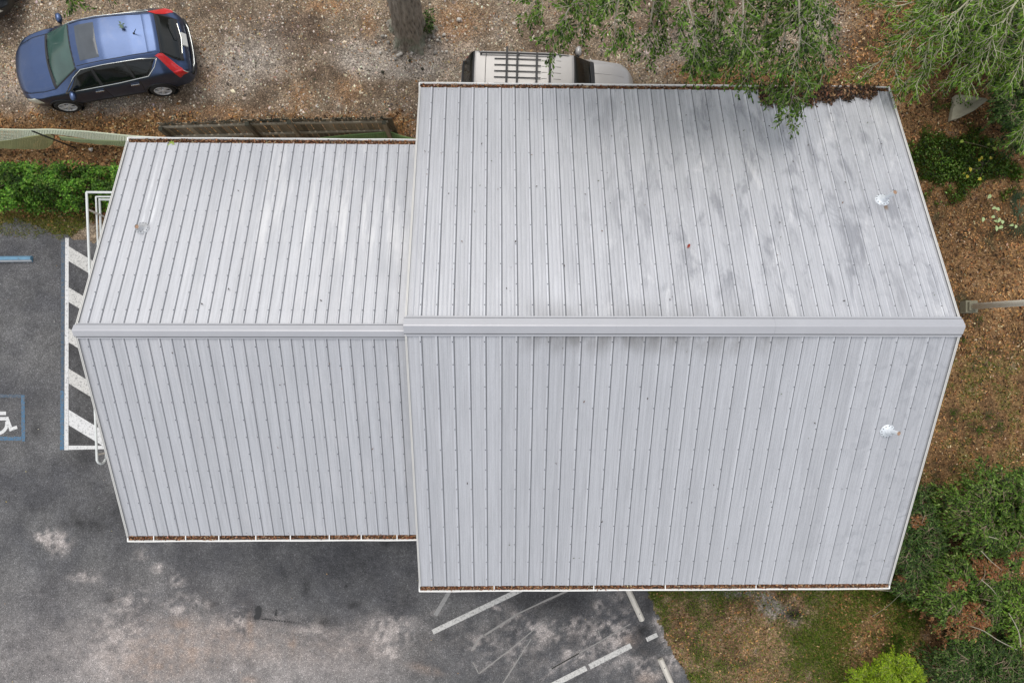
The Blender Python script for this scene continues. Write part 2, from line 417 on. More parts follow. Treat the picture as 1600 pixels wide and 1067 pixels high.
pale = np.clip(blob(u, v, 400, 85, 55, 45) + blob(u, v, 560, 85, 36, 28) + blob(u, v, 600, 95, 60, 20) + blob(u, v, 640, 110, 70, 16) + blob(u, v, 30, 130, 36, 30) + blob(u, v, 175, 165, 60, 18)
               + blob(u, v, 690, 70, 60, 26) + blob(u, v, 1285, 30, 45, 35) + 0.7 * blob(u, v, 1080, 70, 90, 40) + 0.6 * blob(u, v, 330, 110, 60, 40) + j2 * 0.8 - 0.05, 0, 1)
col = lerp3(col, (0.40, 0.355, 0.305), pale * 0.75)
dk = np.clip(blob(u, v, 450, 45, 62, 34) + 0.7 * blob(u, v, 630, 165, 60, 26) + 0.7 * blob(u, v, 15, 12, 30, 24) + 0.5 * blob(u, v, 350, 22, 55, 18) + j2 * 0.5, 0, 1)
col = lerp3(col, (0.12, 0.085, 0.062), dk * 0.7)
col = lerp3(col, (0.33, 0.18, 0.085), drift * 0.6)
lf = lerp3((0.11, 0.064, 0.03), (0.30, 0.175, 0.082), np.clip(0.5 + 2 * j2 + j, 0, 1))
col = lerp3(col, lf, np.clip(leaf, 0, 1))
gr = lerp3((0.055, 0.085, 0.016), (0.115, 0.125, 0.035), np.clip(0.4 + 2.4 * j, 0, 1))
gr = np.where((moss > 0.02)[..., None], np.array((0.05, 0.06, 0.018)), gr)
col = lerp3(col, gr, np.clip(grass, 0, 1) * 0.7)
far = sstep(17, 30, np.maximum(np.abs(GX), np.abs(GY)))
col = lerp3(col, (0.13, 0.11, 0.07), far)
ashy = sstep(0.25, 0.9, blob(u, v, 1140, 925, 44, 14) + blob(u, v, 1215, 950, 40, 18, 30) + 1.6 * j2)
col = lerp3(col, (0.27, 0.25, 0.225), ashy * 0.8)
hole = blob(u, v, 1242, 960, 14, 9)
col = lerp3(col, (0.03, 0.025, 0.02), np.clip(hole * 1.4, 0, 1))
GZ = (fbm(GX * 1.3, GY * 1.3, 3) - 0.5) * 0.05 * (1 - far) - 0.03
lot_in = inpoly(u, v, LOT); GZ = np.where(lot_in, -0.03, GZ); GZ = np.where(far > 0, -0.03, GZ)
NXg, NYg = GX.shape
idx = np.arange(NXg * NYg).reshape(NXg, NYg)
quads = np.stack([idx[:-1, :-1], idx[1:, :-1], idx[1:, 1:], idx[:-1, 1:]], -1).reshape(-1, 4)
me = fast_mesh('ground', np.stack([GX, GY, GZ], -1).reshape(-1, 3), quads, M['ground'], col.reshape(-1, 3), True)
add_col(me, 'Mask', np.stack([leaf, grass, drift], -1).reshape(-1, 3))
props(link('ground', me), kind='structure')

# ------------------------------------------------------------------ parking lot sheet
xs = np.concatenate([np.arange(-24, -15, 0.5), np.arange(-15, 7.0, 0.05)]); ys = np.concatenate([np.arange(-20, -9.5, 0.5), np.arange(-9.5, 5.2, 0.05)])
AX, AY = np.meshgrid(xs, ys, indexing='ij')
u, v = PX(AX, AY)
j = fbm(AX * 0.8, AY * 0.8, 5) - 0.5; j2 = fbm(AX * 2.6 + 3, AY * 2.6, 4) - 0.5; j3 = fbm(AX * 7 + 1, AY * 7, 4) - 0.5
inside = inpoly(u + j3 * 24 + j2 * 14, v + j2 * 18 + j3 * 22, LOT)
ac = lerp3((0.078, 0.078, 0.082), (0.125, 0.123, 0.122), np.clip(0.5 + 2.2 * j + j2, 0, 1))
dust = sstep(955, 985, v + j2 * 40 + j * 30) * sstep(40, 170, u) * (1 - sstep(560, 690, u + j * 120)) * 0.85
dust = 0.33 * dust + 0.24 * sstep(930, 1040, v) * (1 - sstep(600, 720, u)) + 0.14 * sstep(860, 940, v) * (1 - sstep(250, 500, u))
for (a, b, r1, r2, k) in ((78, 838, 20, 9, 1.2), (92, 852, 15, 12, .8), (68, 840, 7, 7, .7), (222, 868, 14, 7, .5), (246, 888, 7, 6, .9), (135, 902, 20, 8, .6), (278, 905, 10, 14, .5), (285, 945, 22, 14, .6), (205, 940, 30, 18, .4),
                          (372, 965, 12, 14, 1.0), (358, 978, 16, 6, 1.0), (318, 945, 20, 6, .5), (490, 985, 22, 9, .7), (610, 985, 34, 20, .6), (610, 1018, 10, 8, .7), (180, 1000, 30, 40, .4),
                          (778, 951, 14, 7, .9), (808, 961, 7, 6, .9), (752, 1002, 12, 7, .7), (832, 982, 12, 9, .9), (855, 990, 14, 14, .8), (870, 1005, 9, 6, .8), (893, 975, 12, 12, 1.), (887, 1021, 6, 5, 1.2), (935, 945, 7, 6, .9),
                          (958, 980, 34, 18, .7), (975, 1000, 30, 12, .8), (880, 960, 14, 8, .3), (1010, 1045, 26, 22, .7), (985, 955, 10, 10, .5), (965, 930, 12, 10, .4), (1035, 975, 11, 12, 1.4), (1045, 1000, 14, 9, .8), (1055, 1030, 10, 22, .9),
                          (1015, 925, 12, 14, .35), (680, 955, 10, 8, .2), (800, 1000, 90, 50, .22), (940, 1010, 60, 40, .3)):
    dust = dust + 1.15 * k * blob(u, v, a, b, r1, r2) * np.clip(0.6 + 4.2 * j3 + 1.6 * j2, 0, 1.7)
def scratch(x0, y0, x1, y1, wd, k):
    L = math.hypot(x1 - x0, y1 - y0); dx, dy = (x1 - x0) / L, (y1 - y0) / L
    s = (u - x0) * dx + (v - y0) * dy; d = -(u - x0) * dy + (v - y0) * dx + 6 * np.sin(s * 0.02) * 0.3
    return k * np.exp(-(d / wd) ** 2) * (s > 0) * (s < L) * np.clip(0.8 + 3.0 * j3, 0, 1.3)
for q in ((757, 992, 888, 923, 1.8, .55), (748, 1052, 870, 968, 1.6, .35), (786, 1067, 828, 1000, 1.5, .3), (845, 1062, 905, 1020, 2.2, .45), (880, 1045, 990, 975, 1.6, .3), (738, 1015, 754, 992, 1.6, .5), (740, 1035, 752, 1052, 1.3, .4)):
    dust = dust + scratch(*q)
ac = lerp3(ac, (0.37, 0.335, 0.315), np.clip(dust * (0.9 + 0.8 * j3 + 0.5 * j2), 0, 0.95))
rust = np.clip(0.9 * blob(u, v, 391, 985, 5, 26) + 0.9 * blob(u, v, 456, 1003, 5, 12) + 0.9 * blob(u, v, 302, 1022, 8, 14) + 0.6 * blob(u, v, 280, 975, 20, 10) + 0.4 * blob(u, v, 350, 1000, 90, 30) + 0.25 * blob(u, v, 250, 1010, 90, 40) + 0.2 * blob(u, v, 520, 1010, 110, 26)
               + 0.5 * blob(u, v, 665, 1045, 26, 7, 15) + 0.7 * blob(u, v, 985, 1000, 16, 9) + 0.5 * blob(u, v, 1010, 1060, 18, 12) + 0.5 * blob(u, v, 240, 1040, 60, 30) + 0.7 * blob(u, v, 388, 1062, 14, 7), 0, 1) * np.clip(0.7 + 2 * j3, 0, 1.2)
ac = lerp3(ac, (0.29, 0.225, 0.185), np.clip(rust * 1.35, 0, 1) * 0.85)
oil = 0.5 * blob(u, v, 404, 957, 8, 13, 8) + 0.8 * blob(u, v, 401, 965, 5, 4) + 0.9 * blob(u, v, 431, 957, 3, 4) + 0.7 * blob(u, v, 505, 972, 8, 7) + 0.7 * blob(u, v, 172, 935, 12, 9) + 0.6 * blob(u, v, 478, 918, 6, 14) + 0.5 * blob(u, v, 330, 945, 9, 6)
oil = oil + 1.2 * blob(u, v, 541, 915, 2.5, 2.5) + 0.7 * blob(u, v, 552, 945, 14, 7) + 0.6 * blob(u, v, 603, 850, 10, 5) + 0.7 * blob(u, v, 130, 715, 22, 16) + 0.6 * blob(u, v, 56, 672, 9, 12) + 0.5 * blob(u, v, 806, 985, 4, 4) + 0.35 * blob(u, v, 830, 940, 60, 25)
for s in np.linspace(0, 1, 15): oil = oil + 1.0 * blob(u, v, 410 + 62 * s, 966.5 + 7 * s, 2.6, 2.4) * (0.35 - 0.2 * s)
oil = oil + 0.55 * (blob(u, v, 180, 800, 60, 28) + blob(u, v, 130, 820, 30, 20)) * np.clip(0.7 + 3 * j2, 0, 1.3)
oil = oil + 0.5 * sstep(100, 108, u) * (1 - sstep(165, 175, u)) * sstep(385, 400, v) * (1 - sstep(690, 700, v)) * np.clip(0.8 + 2 * j2, 0, 1)
oil = oil + 0.7 * blob(u, v, 1012, 1010, 22, 24) + 0.7 * blob(u, v, 1005, 985, 12, 10) + 0.6 * blob(u, v, 1013, 940, 9, 22) + 0.5 * blob(u, v, 890, 940, 46, 22)
ac = lerp3(ac, (0.022, 0.022, 0.023), np.clip(oil * (1.05 + 0.9 * j3), 0, 0.95))
cell_in = inside[:-1, :-1] & inside[1:, :-1] & inside[1:, 1:] & inside[:-1, 1:]
idx = np.arange(AX.size).reshape(AX.shape)
quads = np.stack([idx[:-1, :-1], idx[1:, :-1], idx[1:, 1:], idx[:-1, 1:]], -1)[cell_in]
used = np.unique(quads); rm = np.full(AX.size, -1); rm[used] = np.arange(len(used))
vv = np.stack([AX, AY, np.full(AX.shape, 0.0)], -1).reshape(-1, 3)[used]
lot = props(link('parking_lot', fast_mesh('parking_lot', vv, rm[quads], M['asphalt'], ac.reshape(-1, 3)[used])), kind='structure')

# ------------------------------------------------------------------ painted markings (children of the lot)
def mark(name, poly, m, z=0.004, label=None):
    o = MB().flat([P(a, b).xy for a, b in poly], z).build(name, m, lot)
    if label: o['label'] = label
    return o
def strip(x0, y0, x1, y1, wd):
    L = math.hypot(x1 - x0, y1 - y0); nx, ny = -(y1 - y0) / L * wd / 2, (x1 - x0) / L * wd / 2
    return [(x0 - nx, y0 - ny), (x0 + nx, y0 + ny), (x1 + nx, y1 + ny), (x1 - nx, y1 - ny)]
mark('border_line', [(102, 372), (107.5, 372), (107, 703), (100.5, 703)], M['white_paint'])
for (a, b) in ((385, 408), (449, 472), (513, 535), (576, 599), (640, 664)):
    mark('hatch_stripe', [(107.5, a), (107.5, b), (185, b + 47), (185, a + 47)], M['white_paint'] if a > 600 else M['worn_white'])
mark('border_line', [(107.3, 696), (107.2, 702.5), (185, 701), (185, 696)], M['white_paint'])
mark('blue_line', [(94.5, 610), (100, 610), (100.2, 703), (94, 703)], M['blue_paint'], label='bright lower length of the blue line')
mark('blue_line', [(95.5, 374), (101.5, 374), (100, 609), (95, 609)], M['blue_faint'], label='faded upper length of the blue line')
mark('blue_frame', [(33, 617), (38.5, 617), (39.5, 689), (34, 689)], M['blue_paint'])
mark('blue_frame', [(-55, 616), (32.7, 616), (32.7, 621), (-55, 621)], M['blue_faint'])
mark('blue_frame', [(-55, 682), (33.5, 682), (33.5, 688), (-55, 688)], M['blue_paint'])
mark('blue_frame', [(-61, 616), (-55.4, 616), (-55.4, 688), (-61, 688)], M['blue_paint'])
sy = MB()
def stroke(pts, wd):
    for (a, b), (c, d) in zip(pts[:-1], pts[1:]):
        L = math.hypot(c - a, d - b); e = 0.30 * wd
        sy.flat([P(*q).xy for q in strip(a - (c - a) / L * e, b - (d - b) / L * e, c + (c - a) / L * e, d + (d - b) / L * e, wd)], 0.004 + 0.0004 * len(sy.f))
stroke([(-12, 641), (-12, 656)], 5.5); stroke([(-12, 645.5), (8, 645.5)], 5.5); stroke([(-12, 654), (10.5, 654)], 5.5); stroke([(11, 653), (17.5, 671)], 5.5); stroke([(16, 671), (25.5, 667.5)], 5)
stroke([(-4 + 15 * math.cos(R(a)), 662 + 15 * math.sin(R(a))) for a in range(-8, 250, 16)], 5)
sy.flat([P(-13 + 5 * math.cos(R(a)), 633 + 5 * math.sin(R(a))).xy for a in range(0, 360, 24)], 0.0045)
props(sy.build('wheelchair_symbol', M['white_paint'], lot))
mark('stall_line', strip(702, 924, 680, 961, 6.5), M['grey_paint'])
mark('stall_line', strip(830, 913, 676, 987, 8), M['worn_white'])
mark('stall_line', strip(986, 1008, 921, 1041, 8.5), M['worn_white'])
mark('stall_line', strip(916, 1043, 800, 1102, 8.5), M['worn_white'])
mark('stall_line', strip(1027, 991, 1010, 999, 7), M['worn_white'])

M['oil'] = plain('oil_stain', (0.016, 0.016, 0.016), 0.55, 0, 0.5, 20)
M['scuff'] = plain('pale_scuff', (0.27, 0.26, 0.245), 0.85, 0, 0.35, 8)
_ro = random.Random(4); ob = MB()
def spot(cu, cv, ru, rv, z=0.003):
    k = 14; ob.flat([P(cu + ru * _ro.uniform(.75, 1.2) * math.cos(2 * math.pi * i / k), cv + rv * _ro.uniform(.8, 1.15) * math.sin(2 * math.pi * i / k)).xy for i in range(k)], z)
spot(404, 956, 5.5, 10); spot(401.5, 963, 5, 4.5, .0033); spot(431, 959, 1.8, 3); spot(432, 953, 1.2, 1.5)
for i in range(17): spot(411 + 3.7 * i + _ro.uniform(-.6, .6), 966.5 + .42 * i + _ro.uniform(-.5, .5), _ro.uniform(1.0, 2.1) * (1 - i / 30), _ro.uniform(1.0, 1.9) * (1 - i / 28))
ob.build('oil_stain', M['oil'], lot)
for q in ((757, 992, 810, 958, 3), (810, 958, 848, 940, 2.2), (848, 940, 888, 922, 3), (738, 1015, 746, 1000, 2.5), (746, 1000, 755, 992, 2.5), (748, 1052, 800, 1012, 1.8), (800, 1012, 850, 970, 1.6), (786, 1067, 812, 1026, 1.7), (812, 1026, 830, 998, 1.5),
          (858, 1046, 905, 1020, 2.4), (739, 1034, 748, 1052, 1.5), (862, 1044, 930, 1006, 1.6), (930, 1006, 985, 974, 1.6), (935, 985, 937, 992, 1.6)):
    mark('scuff_mark', strip(*q), M['scuff'], 0.0026)

# ------------------------------------------------------------------ wheel stops
def wheel_stop(a, b, m, label, wd=0.16, ht=0.13, topmat=None):
    A, B = P(*a), P(*b); d = (B - A); L = d.length; ang = math.atan2(d.y, d.x)
    root = thing('wheel_stop', label, 'wheel stop', ((A + B) / 2).to_tuple(), ang, 'wheel stops on the parking lot')
    t = 0.55
    prof = [(-wd / 2, 0.008), (-wd / 2, 0.05), (-wd / 2 * t, ht - 0.012), (-wd / 2 * t + 0.012, ht), (wd / 2 * t - 0.012, ht), (wd / 2 * t, ht - 0.012), (wd / 2, 0.05), (wd / 2, 0.008)]
    v = []; f = []; fm = []; k = len(prof)
    xs = [-L / 2, -L / 2 + 0.02, L / 2 - 0.02, L / 2]
    for i, x in enumerate(xs):
        s = 0.9 if i in (0, 3) else 1.0
        for (y, z) in prof: v.append((x, y * s, z * (0.93 if i in (0, 3) else 1)))
    for i in range(3):
        for q in range(k - 1):
            f.append((i * k + q, (i + 1) * k + q, (i + 1) * k + q + 1, i * k + q + 1)); fm.append(1 if (q in (1,)) and topmat else 0)
        f.append((i * k + k - 1, (i + 1) * k + k - 1, (i + 1) * k, i * k)); fm.append(0)
    f.append(tuple(range(k))); f.append(tuple(3 * k + q for q in range(k))[::-1]); fm += [0, 0]
    o = link('block', mesh('block', v, f, [m] + ([topmat] if topmat else []), False, fm), root)
    for sx in (-0.32, 0.32):
        MB().lathe([(0.0, ht + 0.006), (0.014, ht + 0.006), (0.016, ht - 0.002)], (L * sx, 0, 0), 8).build('anchor_pin', M['screw'], root)
    return root
M['stop_white'] = plain('worn_concrete_paint', (0.60, 0.565, 0.50), 0.85, 0, 0.3, 7)
M['stop_blue'] = plain('worn_blue_paint', (0.12, 0.25, 0.36), 0.7, 0, 0.3, 9)
M['stop_side'] = plain('bare_concrete_edge', (0.50, 0.50, 0.50), 0.85, 0, 0.2, 9)
wheel_stop((-50, 406), (52, 405), M['stop_blue'], 'blue painted wheel stop at the left edge of the parking lot', topmat=M['stop_side'])
wheel_stop((974, 905), (1003, 968), M['stop_white'], 'off white wheel stop with rusty end, coming out from under the roof eave')
wheel_stop((1031, 1028), (1062, 1098), M['stop_white'], 'off white wheel stop at the bottom edge beside the lawn')
# ------------------------------------------------------------------ the building
bld = thing('metal_roof_building', 'long building of two joined wings under ribbed silver metal gable roofs', 'building', ((XL + XR) / 2, YR, 0))
def bobj(name, me_or_mb, mat=None, parent=None, loc=None):
    """part of the building given in world coordinates"""
    par = parent or bld
    if isinstance(me_or_mb, MB): o = me_or_mb.build(name, mat, None)
    else: o = link(name, me_or_mb)
    o.parent = par
    base = Vector(loc) if loc else Vector((0, 0, 0))
    o.location = base - (bld.location if par is bld else (bld.location + par.location))
    return o
def roof(tag, xl, xr, yr, zr, yn, ys, first, pitch, nrib, mat, minor, label):
    rf = link('roof', None, bld) if False else bpy.data.objects.new('roof', None)
    COL.objects.link(rf); rf.parent = bld; rf.location = Vector((xl, yr, zr)) - bld.location; rf['label'] = label
    rh = 0.030 if minor else 0.024; rw = 0.040 if minor else 0.027
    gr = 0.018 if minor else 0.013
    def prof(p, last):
        pr = [(-rw, 0, 2), (-rw * 0.36, rh, 2), (rw * 0.36, rh, 2), (rw * 0.66, 0.002, 1), (rw * 0.66 + gr, 0.0, 0)]  # narrow strip right of the rib carries its dirt and shade as colour
        if minor:
            for c in (0.37, 0.66):
                pr += [(p * c - 0.016, 0, 0), (p * c - 0.006, 0.0055, 0), (p * c + 0.006, 0.0055, 0), (p * c + 0.016, 0, 0)]
        pr += [(p - rw, 0, 0)]; return pr
    def panel_mesh(p, sgn, ln, left=None):
        pr = prof(p, False)
        if left is not None: pr = [(-left, 0, 0)] + ([(-left * 0.5 - 0.014, 0, 0), (-left * .5, 0.006, 0), (-left * .5 + 0.014, 0, 0)] if minor else []) + [(-rw, 0, 0)]
        v = []; f = []; fm = []
        ny = 6
        for i in range(ny + 1):
            y = ln * i / ny
            for (x, h, g) in pr: v.append((x, sgn * y, -SL * y + h))
        k = len(pr)
        for i in range(ny):
            for q in range(k - 1):
                a = i * k + q
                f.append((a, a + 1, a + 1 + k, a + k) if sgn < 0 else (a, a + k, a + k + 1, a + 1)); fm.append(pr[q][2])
        # lip turned down at the eave, closed rib ends
        b = len(v); e = ny * k
        for (x, h, g) in pr: v.append((x, sgn * ln, -SL * ln - 0.02))
        for q in range(k - 1): f.append((e + q, e + q + 1, b + q + 1, b + q)); fm.append(0)
        return mesh('roof_panel', v, f, [mat, M['grime_shade'], M['rib_hall' if minor else 'rib_wing']], False, fm)
    for sgn, ye in ((1, yn), (-1, ys)):
        ln = abs(ye - yr)
        sh = panel_mesh(pitch, sgn, ln)
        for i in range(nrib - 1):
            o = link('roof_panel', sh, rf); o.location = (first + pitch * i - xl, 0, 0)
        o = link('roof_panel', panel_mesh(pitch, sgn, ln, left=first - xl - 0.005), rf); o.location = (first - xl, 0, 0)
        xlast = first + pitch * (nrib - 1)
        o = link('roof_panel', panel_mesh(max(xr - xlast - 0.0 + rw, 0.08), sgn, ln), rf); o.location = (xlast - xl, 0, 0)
    # screws: full rows and alternating rows down each slope
    sm = MB(); row = 0
    for sgn, ye in ((1, yn), (-1, ys)):
        ln = abs(ye - yr); y = 0.30 if sgn < 0 else 0.42; row = 1 if sgn < 0 else 0
        rows = []
        while y < ln - 0.15: rows.append((y, row)); y += 0.43 if minor else 0.36; row ^= 1
        rows.append((ln - 0.055, 2))
        for (y, r) in rows:
            for i in range(nrib):
                if r == 1 and i % 2: continue
                x = first + pitch * i - xl + (0.004 if r != 2 else pitch * 0.5); h = rh if r != 2 else 0.0
                b = len(sm.v); q = 0.014 if r != 2 else 0.010
                for (dx, dy, dz) in ((q, 0, 0), (0, q, 0), (-q, 0, 0), (0, -q, 0), (0, 0, q * 1.1)):
                    sm.v.append(Vector((x + dx, sgn * y + dy, -SL * y + h + 0.001 + dz - (SL * sgn * dy))))
                sm.f += [(b, b + 1, b + 4), (b + 1, b + 2, b + 4), (b + 2, b + 3, b + 4), (b + 3, b, b + 4)]
    s = sm.build('screws', M['screw'], rf); s['kind'] = 'stuff'
    # ridge cap lengths
    def cap(x0, x1, lift):
        hw, fl = (0.150, 0.195) if minor else (0.115, 0.150)
        pr = [(-fl, rh + 0.002 - SL * fl, 0), (-fl, rh + 0.010 - SL * fl, 0), (-hw - .012, rh + 0.010 - SL * hw, 1), (-hw, rh + 0.02 - SL * hw, 0), (-hw + .006, rh + 0.040 - SL * hw, 0), (-0.012, rh + 0.052, 0),
              (0.012, rh + 0.052, 0), (hw - .006, rh + 0.040 - SL * hw, 0), (hw, rh + 0.02 - SL * hw, 1), (hw + .012, rh + 0.010 - SL * hw, 0), (fl, rh + 0.010 - SL * fl, 0), (fl, rh + 0.002 - SL * fl, 0)]
        v = []; f = []; fm = []; k = len(pr)
        n = max(2, int((x1 - x0) / 0.5))
        for i in range(n + 1):
            x = x0 + (x1 - x0) * i / n
            for (y, z, g) in pr: v.append((x - xl, y, z + lift + 0.003 * math.sin(x * 2.3)))
        for i in range(n):
            for q in range(k - 1):
                a = i * k + q; f.append((a, a + k, a + k + 1, a + 1)); fm.append(pr[q][2])
        f.append(tuple(range(k))); f.append(tuple(n * k + q for q in range(k))[::-1]); fm += [0, 0]
        link('ridge_cap', mesh('ridge_cap', v, f, [M['cap'], M['grime_shade']], False, fm), rf)
    return rf, cap, rh
# ribs measured along the ridges
f1 = P(656, 497, ZR - 0.06).x; l1 = P(1475.5, 524, ZR - 0.06).x
N1 = 34
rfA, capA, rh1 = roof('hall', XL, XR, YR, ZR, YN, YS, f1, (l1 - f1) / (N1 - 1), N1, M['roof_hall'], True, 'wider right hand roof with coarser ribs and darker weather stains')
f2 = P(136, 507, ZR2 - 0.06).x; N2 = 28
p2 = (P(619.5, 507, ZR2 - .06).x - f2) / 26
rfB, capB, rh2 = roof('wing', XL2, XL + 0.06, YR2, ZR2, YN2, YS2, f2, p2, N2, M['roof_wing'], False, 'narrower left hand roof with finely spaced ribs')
capA(XL - 0.03, P(965, 510, ZR).x, 0.0); capA(P(965, 510, ZR).x - 0.03, P(1212, 510, ZR).x, 0.005); capA(P(1212, 510, ZR).x - 0.03, XR + 0.03, 0.010)
capB(XL2 - 0.03, P(330, 517, ZR2).x, 0.0); capB(P(330, 517, ZR2).x - 0.03, XL, 0.005)
def rake(rf, x, sgn, yr, zr, ye, xl, side, wd=0.05):
    """white trim along a sloping gable edge: top flange and fascia"""
    ln = abs(ye - yr); mb = MB()
    a = Vector((x - xl, sgn * 0.02, -SL * 0.02)); b = Vector((x - xl, sgn * ln, -SL * ln))
    up = Vector((0, 0, 0.034))
    mb.bar(a + up + Vector((-side * wd / 2, 0, 0)), b + up + Vector((-side * wd / 2, 0, 0)), wd, 0.008)
    mb.bar(a + Vector((side * 0.008, 0, -0.055)), b + Vector((side * 0.008, 0, -0.055)), 0.014, 0.19)
    mb.build('rake_trim', M['rake'], rf)
for sgn, ye in ((1, YN), (-1, YS)):
    rake(rfA, XL, sgn, YR, ZR, ye, XL, -1, 0.022); rake(rfA, XR, sgn, YR, ZR, ye, XL, 1, 0.025)
for sgn, ye in ((1, YN2), (-1, YS2)): rake(rfB, XL2, sgn, YR2, ZR2, ye, XL2, -1, 0.02)
# gutters: white trough, rolled lip, hangers, end caps
def gutter(xa, xb, ye, ze, sgn, hangers, label=None):
    g = bpy.data.objects.new('gutter', None); COL.objects.link(g); g.parent = bld
    gz = ze - 0.035; g.location = Vector((xa, ye, gz)) - bld.location
    L = xb - xa; W = 0.122
    mb = MB(); y = lambda t: sgn * t
    mb.box((L / 2, y(-0.035), -0.055), (L, 0.008, 0.12)); mb.box((L / 2, y(0.035), -0.118), (L, 0.13, 0.006))
    mb.box((L / 2, y(W - 0.018), -0.058), (L, 0.008, 0.115)); mb.build('trough', M['trim'], g)
    lp = MB(); n = 14
    pts = [(L * i / n, y(W + 0.004 * math.sin(i * 1.7)), 0.002 + 0.004 * math.sin(i * 2.1)) for i in range(n + 1)]
    lp.tube(pts, 0.014, 8); lp.build('lip', M['trim'], g)
    for x in (0.004, L - 0.004):
        MB().box((x, y(0.045), -0.055), (0.008, 0.155, 0.12)).box((x, y(0.02), 0.004), (0.03, 0.20, 0.012)).build('end_cap', M['trim'], g)
    for hx in hangers:
        MB().bar((hx - xa, y(-0.03), 0.006), (hx - xa, y(W - 0.01), 0.004), 0.022, 0.006).build('hanger', M['trim'], g)
    return g
uE = lambda uu, vv, z: P(uu, vv, z).x
gutter(XL - 0.02, XR + 0.02, YN, ZE, 1, [])
gutter(XL - 0.02, XR + 0.02, YS, ZE, -1, [uE(q, 917, ZE) for q in (772, 928, 1040, 1182)])
gutter(XL2 - 0.02, XL + 0.22, YN2, ZE2, 1, [])
gutter(XL2 - 0.02, XL + 0.24, YS2, ZE2, -1, [uE(q, 838, ZE2) for q in (239, 289, 341, 399, 453, 514, 564, 620)])
# downspouts
for (x, yy, ze, sg) in ((XL + 0.12, YN, ZE, 1), (XL + 0.12, YS, ZE, -1), (XR - 0.12, YS, ZE, -1)):
    o = MB().tube([(0, 0, -0.12), (0, -sg * 0.03, -0.3), (0, -sg * 0.42, -0.75), (0, -sg * 0.46, -1.0), (0, -sg * 0.46, -ze + 0.15)], 0.038, 8).build('downspout', M['trim'])
    o.parent = bld; o.location = Vector((x, yy + sg * 0.05, ze)) - bld.location
# walls
def wall_block(xa, xb, ya, yb, yr, zr, name='wall'):
    ins = 0.04
    zt = lambda y: zr - SL * abs(y - yr) - ins
    v = []
    for x in (xa, xb): v += [(x, ya, 0), (x, yb, 0), (x, yb, zt(yb)), (x, yr, zr - ins), (x, ya, zt(ya))]
    f = [(0, 1, 2, 3, 4)[::-1], (5, 6, 7, 8, 9), (0, 1, 6, 5), (1, 2, 7, 6), (0, 5, 9, 4), (2, 3, 8, 7), (3, 4, 9, 8)]
    return bobj(name, mesh(name, v, f, M['siding']))
wall_block(XL + 0.3, XR - 0.3, YS + 0.45, YN - 0.45, YR, ZR)
wall_block(XL2 + 0.5, XL + 0.296, YS2 + 0.45, YN2 - 0.45, YR2, ZR2)
dr = bobj('door', MB().box((XL2 + 0.485, -0.2, 1.78), (0.05, 0.95, 2.05)), M['door'])
bobj('handle', MB().tube([(XL2 + 0.45, 0.12, 1.7), (XL2 + 0.40, 0.12, 1.7), (XL2 + 0.40, 0.02, 1.7)], 0.012, 6), M['galv'], dr, )
# vents on the roof
def roofz(x, y):
    return (ZR - SL * abs(y - YR)) if x > XL else (ZR2 - SL * abs(y - YR2))
def vent(uu, vv, zz, tip, hgt, label, galv=False):
    p = P(uu, vv, zz)
    for _ in range(4): p = P(uu, vv, roofz(p.x, p.y))
    sg = 1 if p.y > YR else -1
    nrm = Vector((0, sg * SL, 1)).normalized()
    vt = bpy.data.objects.new('vent_pipe', None); COL.objects.link(vt); vt.parent = bld
    vt.location = p - bld.location; vt['label'] = label
    Mx = nrm.to_track_quat('Z', 'Y').to_matrix()
    fl = MB(); ring = []; r0 = 0.135 if not galv else 0.125
    random.seed(int(uu))
    prof = [(r0 + 0.015, 0.004), (r0, 0.03), (r0 * 0.78, 0.036), (r0 * 0.55, 0.07), (0.066, 0.12), (0.046, 0.16)]
    fl.lathe(prof, n=18)
    Md = Vector(tip).normalized().to_track_quat('Z', 'Y').to_matrix()
    fl.v = [(Mx if q.z < 0.05 else Md) @ Vector((q.x * (1 + (0.05 * math.sin(3 * i) if q.z < .05 else 0)), q.y, q.z)) for i, q in enumerate(fl.v)]
    fl.build('boot', M['boot'] if not galv else M['galv'], vt, True)
    sc = MB()
    for k in range(12):
        a = k * math.pi / 6; c = Mx @ Vector((r0 * 0.93 * math.cos(a), r0 * 0.93 * math.sin(a), 0.034))
        sc.box(c, (0.016, 0.016, 0.012))
    sc.build('boot_screws', M['screw'], vt)['kind'] = 'stuff'
    d = Vector(tip).normalized()
    pm = MB(); a = Vector((0, 0, 0.06)); b = d * hgt
    pm.tube([a, a.lerp(b, 0.5), b], 0.044, 12, False); pm.build('pipe', M['boot'] if not galv else M['galv'], vt, True)
    im = MB(); im.tube([b - d * 0.014, b - d * 0.010], 0.041, 12); im.build('bore', M['pipe_in'], vt)
    rm = MB(); pr = [b + d * 0.0]
    rm.tube([b - d * 0.02, b], [0.047, 0.047], 12, False); rm.build('rim', M['trim'], vt, True)
vent(1378, 313, 5, (0.10, 0.12, 1.0), 0.42, 'white vent pipe on the upper slope, with a rusty stain below its boot')
vent(1386, 673, 5, (0.16, -0.10, 1.0), 0.34, 'white vent pipe on the lower slope')
vent(223, 357, 5, (-0.1, -0.05, 1.0), 0.20, 'short dull grey vent on the narrower roof', True)

